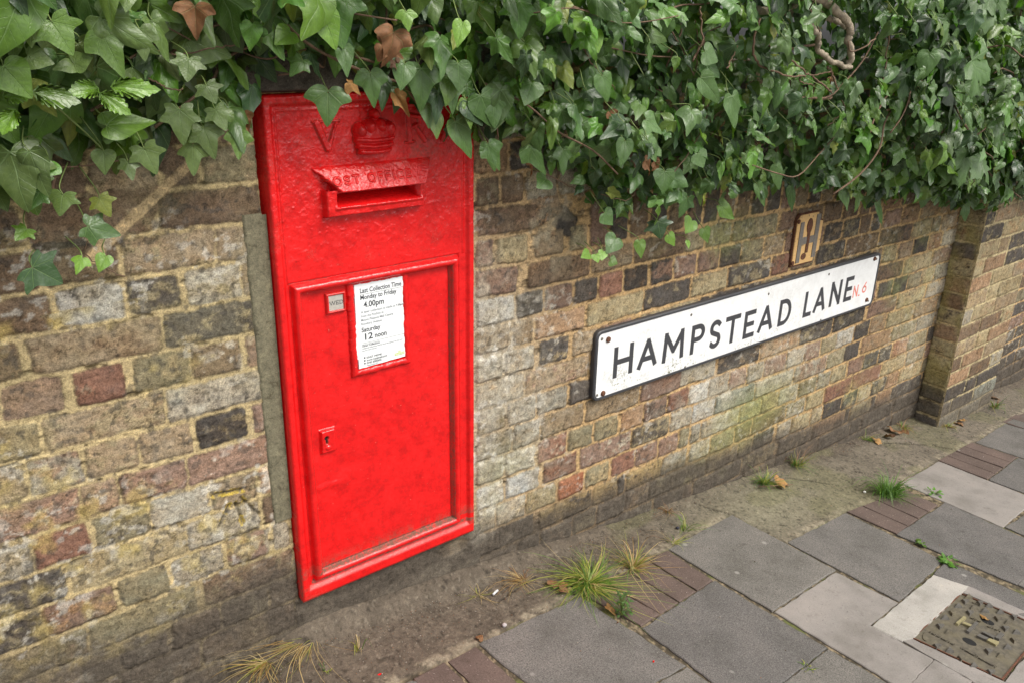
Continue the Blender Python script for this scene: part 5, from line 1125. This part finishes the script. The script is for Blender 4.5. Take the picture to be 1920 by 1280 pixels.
# a tangle of bare twigs behind the leaves
ntw = 0
for k in range(130):
    x = g.uniform(-.6, 4.6); z = g.uniform(float(zb(np.array([x]))[0])+.06, 1.72); y = float(front(np.array([x]), np.array([z]))[0])+g.uniform(.0, .05)
    pts = [(x, y, z)]; dx, dz = g.normal(0, .05), g.uniform(-.06, .02)
    for j in range(4): pts.append((pts[-1][0]+dx+g.normal(0, .02), min(-.012, pts[-1][1]+g.normal(0, .012)), pts[-1][2]+dz+g.normal(0, .02)))
    if pts[-1][2] < float(zb(np.array([pts[-1][0]]))[0])+.02: continue
    if ntw > 90: break
    mb = MB(); tub(mb, [tuple(p) for p in smooth_path(pts, 4)], [g.uniform(.0012, .003)]*17, 5)
    mb.build('bare_twig', M_STEM, ivy, smooth=True); ntw += 1
for nm, x, y, z, tx, tz, w, c in (('dead_leaf', .716, -.155, 1.563, .700, 1.515, .075, 'n'), ('dead_leaf', .690, -.15, 1.545, .735, 1.525, .05, 'n'), ('dead_leaf', .745, -.10, 1.452, .772, 1.412, .032, 'o'), ('dead_leaf', .372, -.15, 1.595, .365, 1.555, .06, 'n'), ('dead_leaf', .458, -.07, 1.425, .462, 1.398, .03, 'n'),
  ('dead_leaf', 1.43, -.12, 1.275, 1.455, 1.245, .05, 'n'), ('dead_leaf', 1.375, -.12, 1.295, 1.395, 1.262, .035, 'N'), ('dead_leaf', 1.465, -.12, 1.268, 1.485, 1.24, .045, 'n'), ('dead_leaf', 1.105, -.06, 1.30, 1.125, 1.265, .04, 'n'), ('dead_leaf', 1.30, -.12, 1.395, 1.31, 1.37, .035, 'n'), ('dead_leaf', .735, -.12, 1.512, .742, 1.49, .03, 'N'), ('dead_leaf', .648, -.10, 1.475, .672, 1.462, .03, 'o'), ('dead_leaf', .13, -.13, 1.48, .16, 1.45, .05, 'y'), ('dead_leaf', 2.12, -.17, 1.46, 2.15, 1.43, .05, 'n'), ('dead_leaf', 1.33, -.1, 1.205, 1.375, 1.19, .03, 'y')):
    lv = Leaves(); T = np.array([[tx-x, -.01, tz-z]]); L = np.linalg.norm(T)*1.1
    lv.put('3', True, np.array([[x, y-.03, z]]), T, np.array([[g.normal(0, .3), -1, .3]]), np.array([L]), np.array([min(1.5, w/(1.2*L))]), np.array([LC[c]]), fold=.6, droop=.7, wav=.09, seed=int(x*1000)); lv.build('dead_leaf', M_DEAD, ivy)
# twigs of holly and sycamore
for q in ([(.16, -.13, 1.46), (.20, -.115, 1.415), (.235, -.10, 1.37)], [(.10, -.14, 1.475), (.16, -.14, 1.47), (.235, -.145, 1.465)], [(.02, -.12, 1.43), (.10, -.14, 1.475)]): mb = MB(); mb.tube([tuple(v) for v in smooth_path(q, 4)], .0018, .0012, 6); mb.build('twig', M_GSTEM, holly, smooth=True)
for q in ([(2.6, .05, 1.70), (2.75, -.10, 1.60), (2.85, -.16, 1.50)], [(2.75, -.08, 1.60), (3.0, -.16, 1.56), (3.2, -.2, 1.5)], [(2.9, .05, 1.66), (3.1, -.1, 1.6), (3.3, -.18, 1.52), (3.6, -.15, 1.40)]): mb = MB(); mb.tube([tuple(v) for v in smooth_path(q, 5)], .004, .0015, 6); mb.build('twig', M_STEM, syc, smooth=True)

# ------------------------------------------------------------------ grass tufts and weeds
def mat_grass():
    m, n, b, o = newmat('grass_blades'); at = N(n, 'ShaderNodeAttribute', attribute_name='Col'); n.links.new(at.outputs['Color'], b.inputs['Base Color']); b.inputs['Roughness'].default_value = .5
    tr = N(n, 'ShaderNodeBsdfTranslucent'); n.links.new(at.outputs['Color'], tr.inputs[0]); mx = N(n, 'ShaderNodeMixShader'); mx.inputs[0].default_value = .3
    n.links.new(b.outputs[0], mx.inputs[1]); n.links.new(tr.outputs[0], mx.inputs[2]); n.links.new(mx.outputs[0], o.inputs[0]); return m
M_GRASS = mat_grass()
GC = {'g': (.12, .24, .03), 'G': (.06, .17, .025), 'y': (.34, .36, .06), 's': (.50, .38, .17), 'b': (.30, .16, .07), 'o': (.42, .25, .07)}
def tuft(name, x, y, n, length, spread, cols, label, up=1.0, lean=(0, 0), width=.0022, group='grass tufts along the foot of the wall', cat='grass tuft', wseed=0, root=.012):
    V = []; F = []; C = []; q = np.random.default_rng(900+wseed)
    for i in range(n):
        a = q.uniform(0, 6.283); L = 1.45*length*q.uniform(.4, 1.15); s = spread*q.uniform(.2, 1.25)
        d = np.array((math.cos(a)*s+lean[0], math.sin(a)*s+lean[1])); col = np.array(GC[cols[q.integers(len(cols))]])*q.uniform(.75, 1.25)
        b0 = np.array((math.cos(a)*root*q.random(), math.sin(a)*root*q.random())); side = np.array((-math.sin(a+.6), math.cos(a+.6), 0)); k = 6
        h0 = up*L*q.uniform(.4, 1.2); dro = q.uniform(.2, 1.6); bend = q.normal(0, .45)
        for j in range(k+1):
            t = j/k; p = b0+(d+np.array((-d[1], d[0]))*bend*t)*L*t; zz_ = h0*t-dro*h0*t**2.6*.8; zz_ = max(zz_, .003+.004*q.random())-GS*p[0]
            w = width*(1-t**1.8)*.5+.0001; c = np.array((p[0], p[1], zz_+.006))
            if y+c[1] > -.006: c[1] = -.006-y
            V += [c-side*w, c+side*w]; C += [col*(.8+.3*t)]*2
            if j: m = len(V); F.append((m-4, m-3, m-1, m-2))
    me = mesh_np(name, np.array(V), np.array(F), np.array(C)); o = link(name, me, M_GRASS); o.location = (x, y, G(x)); return tag(o, label, cat, group)
tuft('grass_tuft', 1.275, -.200, 460, .100, 1.15, 'gggyygys', 'largest bright green grass tuft, right of the post box beside the brick pavers', .48, (.0, -.15), .0026, wseed=1)
tuft('grass_tuft', 1.44, -.212, 130, .10, .95, 'sygos', 'straw yellow spreading grass tuft at the top edge of the nearest brick pavers', .8, (0, 0), .002, wseed=2)
tuft('grass_tuft', 1.755, -.145, 26, .070, .7, 'gyg', 'thin upright grass tuft at the far corner of the grey slab below the sign end', 1.1, (0, 0), .0022, wseed=3)
tuft('grass_tuft', 1.66, -.175, 22, .055, .8, 'gyys', 'small sprawling grass tuft between the pavers and the concrete strip', .7, (.3, .1), .002, wseed=4)
tuft('grass_tuft', 1.80, -.030, 34, .06, .8, 'bobs', 'withered rusty brown grass tuft against the foot of the wall', .7, (-.2, -.2), .0018, wseed=5)
tuft('grass_tuft', 2.30, -.065, 120, .085, .7, 'gygyG', 'yellow green grass tuft by the wall holding a fallen leaf', .8, (-.1, -.2), .0024, wseed=6)
tuft('grass_tuft', 2.56, -.035, 110, .08, .6, 'Ggyb', 'dark scraggy grass tuft against the wall under the right part of the sign', .9, (0, -.1), .002, wseed=7)
tuft('grass_tuft', 2.665, -.355, 300, .098, .72, 'gGgg', 'dense round bright green grass tuft in the pavement joint beside a pale slab', 1.05, (0, 0), .0026, wseed=8, root=.03)
tuft('grass_tuft', .525, -.030, 80, .115, .55, 'ssysso', 'straw coloured dry grass tuft hanging out below the left corner of the post box', .25, (-.65, -.35), .0020, wseed=9)
tuft('grass_tuft', .41, -.030, 60, .10, .6, 'ssyso', 'low straw grass tuft at the foot of the wall at the lower left', .3, (-.4, -.3), .0022, wseed=10)
tuft('grass_tuft', 1.115, -.100, 80, .065, .9, 'bsos', 'matted brown root tuft on the concrete strip below the box', .5, (-.4, 0), .0015, wseed=11)
tuft('grass_tuft', 3.42, -.035, 50, .06, .8, 'yogb', 'yellowish grass tuft in the corner between wall and pier', .7, (-.1, -.1), .0024, wseed=12)
tuft('grass_tuft', 3.66, -.135, 46, .06, .8, 'ygob', 'yellow brown grass tuft at the front corner of the brick pier', .7, (0, -.1), .0024, wseed=13)
tuft('grass_tuft', 4.20, -.13, 50, .09, .7, 'gGyb', 'green weedy grass tuft beyond the brick pier', .9, (0, 0), .0026, wseed=14)
tuft('grass_tuft', 3.10, -.03, 30, .06, .6, 'Gyg', 'thin green grass tuft at the foot of the wall left of the pier', .9, (0, 0), .0022, wseed=15)
tuft('grass_tuft', 1.512, -.748, 22, .018, .7, 'gy', 'tiny mossy tuft in the joint between two dark slabs', .6, (0, 0), .0022, wseed=16, root=.018)
tuft('grass_tuft', .97, -.093, 22, .05, 1.0, 'yss', 'small curled yellowish grass wisp below the right corner of the box', .35, (0, 0), .0016, wseed=17)
tuft('grass_tuft', .50, -.155, 9, .05, .3, 'gyG', 'few short green blades on the dirt at the bottom edge near the box', 1.2, (0, 0), .0026, wseed=18)
tuft('grass_tuft', .60, -.125, 9, .06, .4, 'sgy', 'three dry blades on the dirt strip below the box', 1.2, (0, 0), .0022, wseed=19)
# leafy weeds
def weed(x, y, h, n, label, col, ls=.011, spread=.02, seed=1):
    root = tag(empty('leafy_weed', (x, y, G(x))), label, 'weed', 'leafy weeds in the pavement joints'); q = np.random.default_rng(seed); lv = Leaves(); mb = MB()
    for i in range(n):
        a = q.uniform(0, 6.28); t = q.uniform(.1, 1); hh = h*t; r_x = spread*q.uniform(.2, 1)*(1.1-t*.5)
        p = np.array((x+math.cos(a)*r_x, y+math.sin(a)*r_x, G(x)+.008+hh)); mb.tube([(x, y, G(x)+hh*.5), tuple(p)], .0007, .0005, 4)
        T = np.array([[math.cos(a), math.sin(a), q.uniform(-.3, .5)]]); lv.put('h', False, p[None], T, np.array([[q.normal(0, .3), q.normal(-.3, .3), 1]]), np.array([ls*q.uniform(.6, 1.2)]), np.array([.8]), np.array([LC[col]])*q.uniform(.8, 1.3), seed=int(q.integers(999)))
    mb.tube([(x, y, G(x)), (x+.003, y, G(x)+h*.9)], .0012, .0008, 5)
    lv.build('foliage', M_LEAF, root); mb.build('stalk', M_GSTEM, root)
weed(1.252, -.352, .075, 60, 'blue green feathery weed at the corner of the paver joint below the large tuft', 'd', .010, .030, 1)
weed(2.385, -.706, .015, 26, 'small bright green weed flat in the joint where four slabs meet', 'B', .020, .030, 2)
weed(2.42, -.60, .012, 12, 'tiny green seedling in the long joint left of the flat weed', 'm', .014, .016, 3)
weed(2.86, -.44, .012, 18, 'thin line of green moss plants along the edge of the pale slab', 'B', .014, .035, 4)
weed(4.10, -.50, .03, 26, 'green weed at the far right edge of the pavement', 'B', .022, .05, 5)

# ------------------------------------------------------------------ small things lying about
def fallen(x, y, L, a, c, label, kind='3', lift=.010, wf=1.0, group='withered leaves fallen on the pavement'):
    lv = Leaves(); lv.put(kind, True, np.array([[0., 0, lift]]), np.array([[math.cos(a), math.sin(a), -.08]]), np.array([[.1, -.35, 1.]]), np.array([L]), np.array([wf]), np.array([LC[c]]), fold=.7, droop=.5, wav=.08, seed=int(abs(x*977)))
    o = lv.build('fallen_leaf', M_DEAD, None); o.location = (x, y, G(x)+.008); return tag(o, label, 'fallen leaf', group)
fallen(2.325, -.105, .055, -.4, 'o', 'tan curled leaf lying in front of the yellow green grass tuft by the wall', lift=.016)
fallen(1.165, -.165, .035, .3, 'n', 'brown leaf tucked at the left of the largest grass tuft', 'h', .012)
fallen(1.195, -.190, .030, 2.0, 'o', 'light tan leaf piece below the largest grass tuft, nearest the slab', 'h', .012)
fallen(1.172, -.195, .028, -.8, 'n', 'small brown leaf piece left of the tan one under the largest tuft', 'h', .012)
fallen(1.232, -.315, .032, -1.3, 'o', 'orange leaf in the joint beside the feathery weed', 'l', .014)
fallen(3.30, -.055, .06, .6, 'n', 'russet leaf at the foot of the wall left of the pier corner', '3', .012)
fallen(3.38, -.075, .05, 2.2, 'n', 'brown leaf nearest the wall in the pier corner', '3', .012)
fallen(3.12, -.065, .055, -.3, 'o', 'orange brown leaf furthest left in the litter before the pier', '3', .012)
fallen(3.22, -.085, .045, 1.2, 'N', 'dark brown leaf in the litter before the pier', 'h', .012)
fallen(3.74, -.16, .05, .2, 'n', 'brown leaf at the front foot of the pier', '3', .012)
fallen(3.80, -.15, .045, 1.5, 'o', 'tan leaf right of the pier corner', 'h', .012)
fallen(4.35, -.06, .07, .9, 'N', 'dark curled leaf on the ground beyond the pier', '3', .012)
fallen(.862, -.245, .022, .4, 'n', 'brown leaf crumb at the corner of the nearest dark slab', 'h', .010)
u_, v_ = zo(1085, 520); p_ = uvp(u_, v_, 0); fallen(p_[0], p_[1], .032, .9, 'o', 'orange leaf stuck in the slot of the inspection cover', 'l', .004, .8)
mb = MB(); mb.tube([(-.010, -.004, .008), (0, 0, .009), (.011, .003, .008)], .0032, .0032, 9); o = mb.build('cigarette_end', mat_plain('stubbed_white_paper', (.72, .72, .74), .7, scale=300), None, smooth=True); o.location = (1.013, -.109, G(1.013)+.006); tag(o, 'white cigarette end on the concrete strip below the right side of the box', 'cigarette end')
def pebble(x, y, r, c, label, seed=0):
    bm = bmesh.new(); bmesh.ops.create_icosphere(bm, subdivisions=2, radius=r); q = random.Random(seed)
    for v in bm.verts: v.co *= q.uniform(.82, 1.15); v.co.z *= .6
    me = bpy.data.meshes.new('pebble'); bm.to_mesh(me); bm.free()
    for p in me.polygons: p.use_smooth = True
    o = link('pebble', me, mat_plain('pebble_stone', c, .85, scale=200, var=.4)); o.location = (x, y, G(x)+.012); tag(o, label, 'pebble', 'loose pebbles on the pavement')
pebble(.952, -.229, .007, (.42, .38, .38), 'pale pinkish pebble at the upper edge of the nearest slab', 1)
pebble(1.205, -.199, .008, (.52, .38, .2), 'yellowish pebble below the largest grass tuft', 2)
pebble(1.742, -.125, .006, (.03, .03, .045), 'dark blue black pebble left of the thin upright tuft', 3)
pebble(2.60, -.30, .006, (.7, .7, .68), 'white chip on the concrete left of the dense round tuft', 4)
mb = MB(); mb.tube([(0, 0, 0), (.06, -.03, .004), (.135, -.052, .001)], .0022, .0015, 6); o = mb.build('twig', M_STEM, None, smooth=True); o.location = (2.24, -.085, G(2.24)+.02); o.rotation_euler = (0, math.atan(GS), 0); tag(o, 'dark straight twig lying on the concrete below the sign', 'twig', 'loose twigs on the pavement')
mb = MB(); mb.tube([(0, 0, .002), (.02, -.008, .006), (.036, -.030, .002)], .0010, .0008, 5); o = mb.build('twig', M_STEM, None, smooth=True); o.location = (1.60, -.12, G(1.60)+.013); tag(o, 'short curved dark twig above the nearest brick pavers', 'twig', 'loose twigs on the pavement')
# crumbs of soil and grit
q = np.random.default_rng(77); V = []; F = []; C = []
tet = np.array([(1, 1, 1), (-1, -1, 1), (-1, 1, -1), (1, -1, -1)])*.6; tf = [(0, 1, 2), (0, 3, 1), (0, 2, 3), (1, 3, 2)]
K = 5200
for i in range(K):
    x = q.uniform(.2, 4.6)**1.0 if i % 3 else q.uniform(.3, 1.5); eyv = np.interp(x, [e[0] for e in EDGE], [e[1] for e in EDGE]); u = q.random()
    y = -.005-abs(q.normal(0, .05)) if u < .5 else q.uniform(eyv, -.01)
    if u > .93: y = q.uniform(-1.2, eyv)
    s = q.uniform(.0006, .0022)*(1.6 if u > .985 else 1)
    R3 = np.array(Matrix.Rotation(q.uniform(0, 6), 3, Vector(q.normal(0, 1, 3)).normalized())); m = len(V)
    for t in tet: V.append(R3@t*s*q.uniform(.6, 1.3)+np.array((x, y, G(x)+.0125+s*.2-(.002 if y < eyv else 0))))
    F += [(m+a, m+b, m+c) for a, b, c in tf]; c = [(.17, .13, .09), (.10, .085, .07), (.30, .26, .2), (.24, .12, .07), (.42, .38, .33)][q.integers(5)]; C += [c]*4
me = mesh_np('soil_crumbs', np.array(V), np.array(F), np.array(C), smooth=False); o = link('soil_crumbs', me, M_GROUND); tag(o, kind='stuff')
o['label'] = 'crumbs of soil and grit scattered on the pavement along the wall'; o['category'] = 'grit'
for x, y, r in ((.599, -.222, .004), (1.188, -.526, .0028)):
    mb = MB(); mb.prism([(x+r*math.cos(a*.7)*r_.uniform(.6, 1.3), y+r*.7*math.sin(a*.7)*r_.uniform(.6, 1.3)) for a in range(9)], 0, 1, lambda v: (v[0], v[2], G(v[0])+(.0112 if v[1] > .5 else .008)))
    o = mb.build('paint_drip', M_PAINT, None); tag(o, 'red paint drip on the '+('dirt below the box' if y > -.25 else 'nearest dark slab'), 'paint drip', 'red paint drips on the ground')
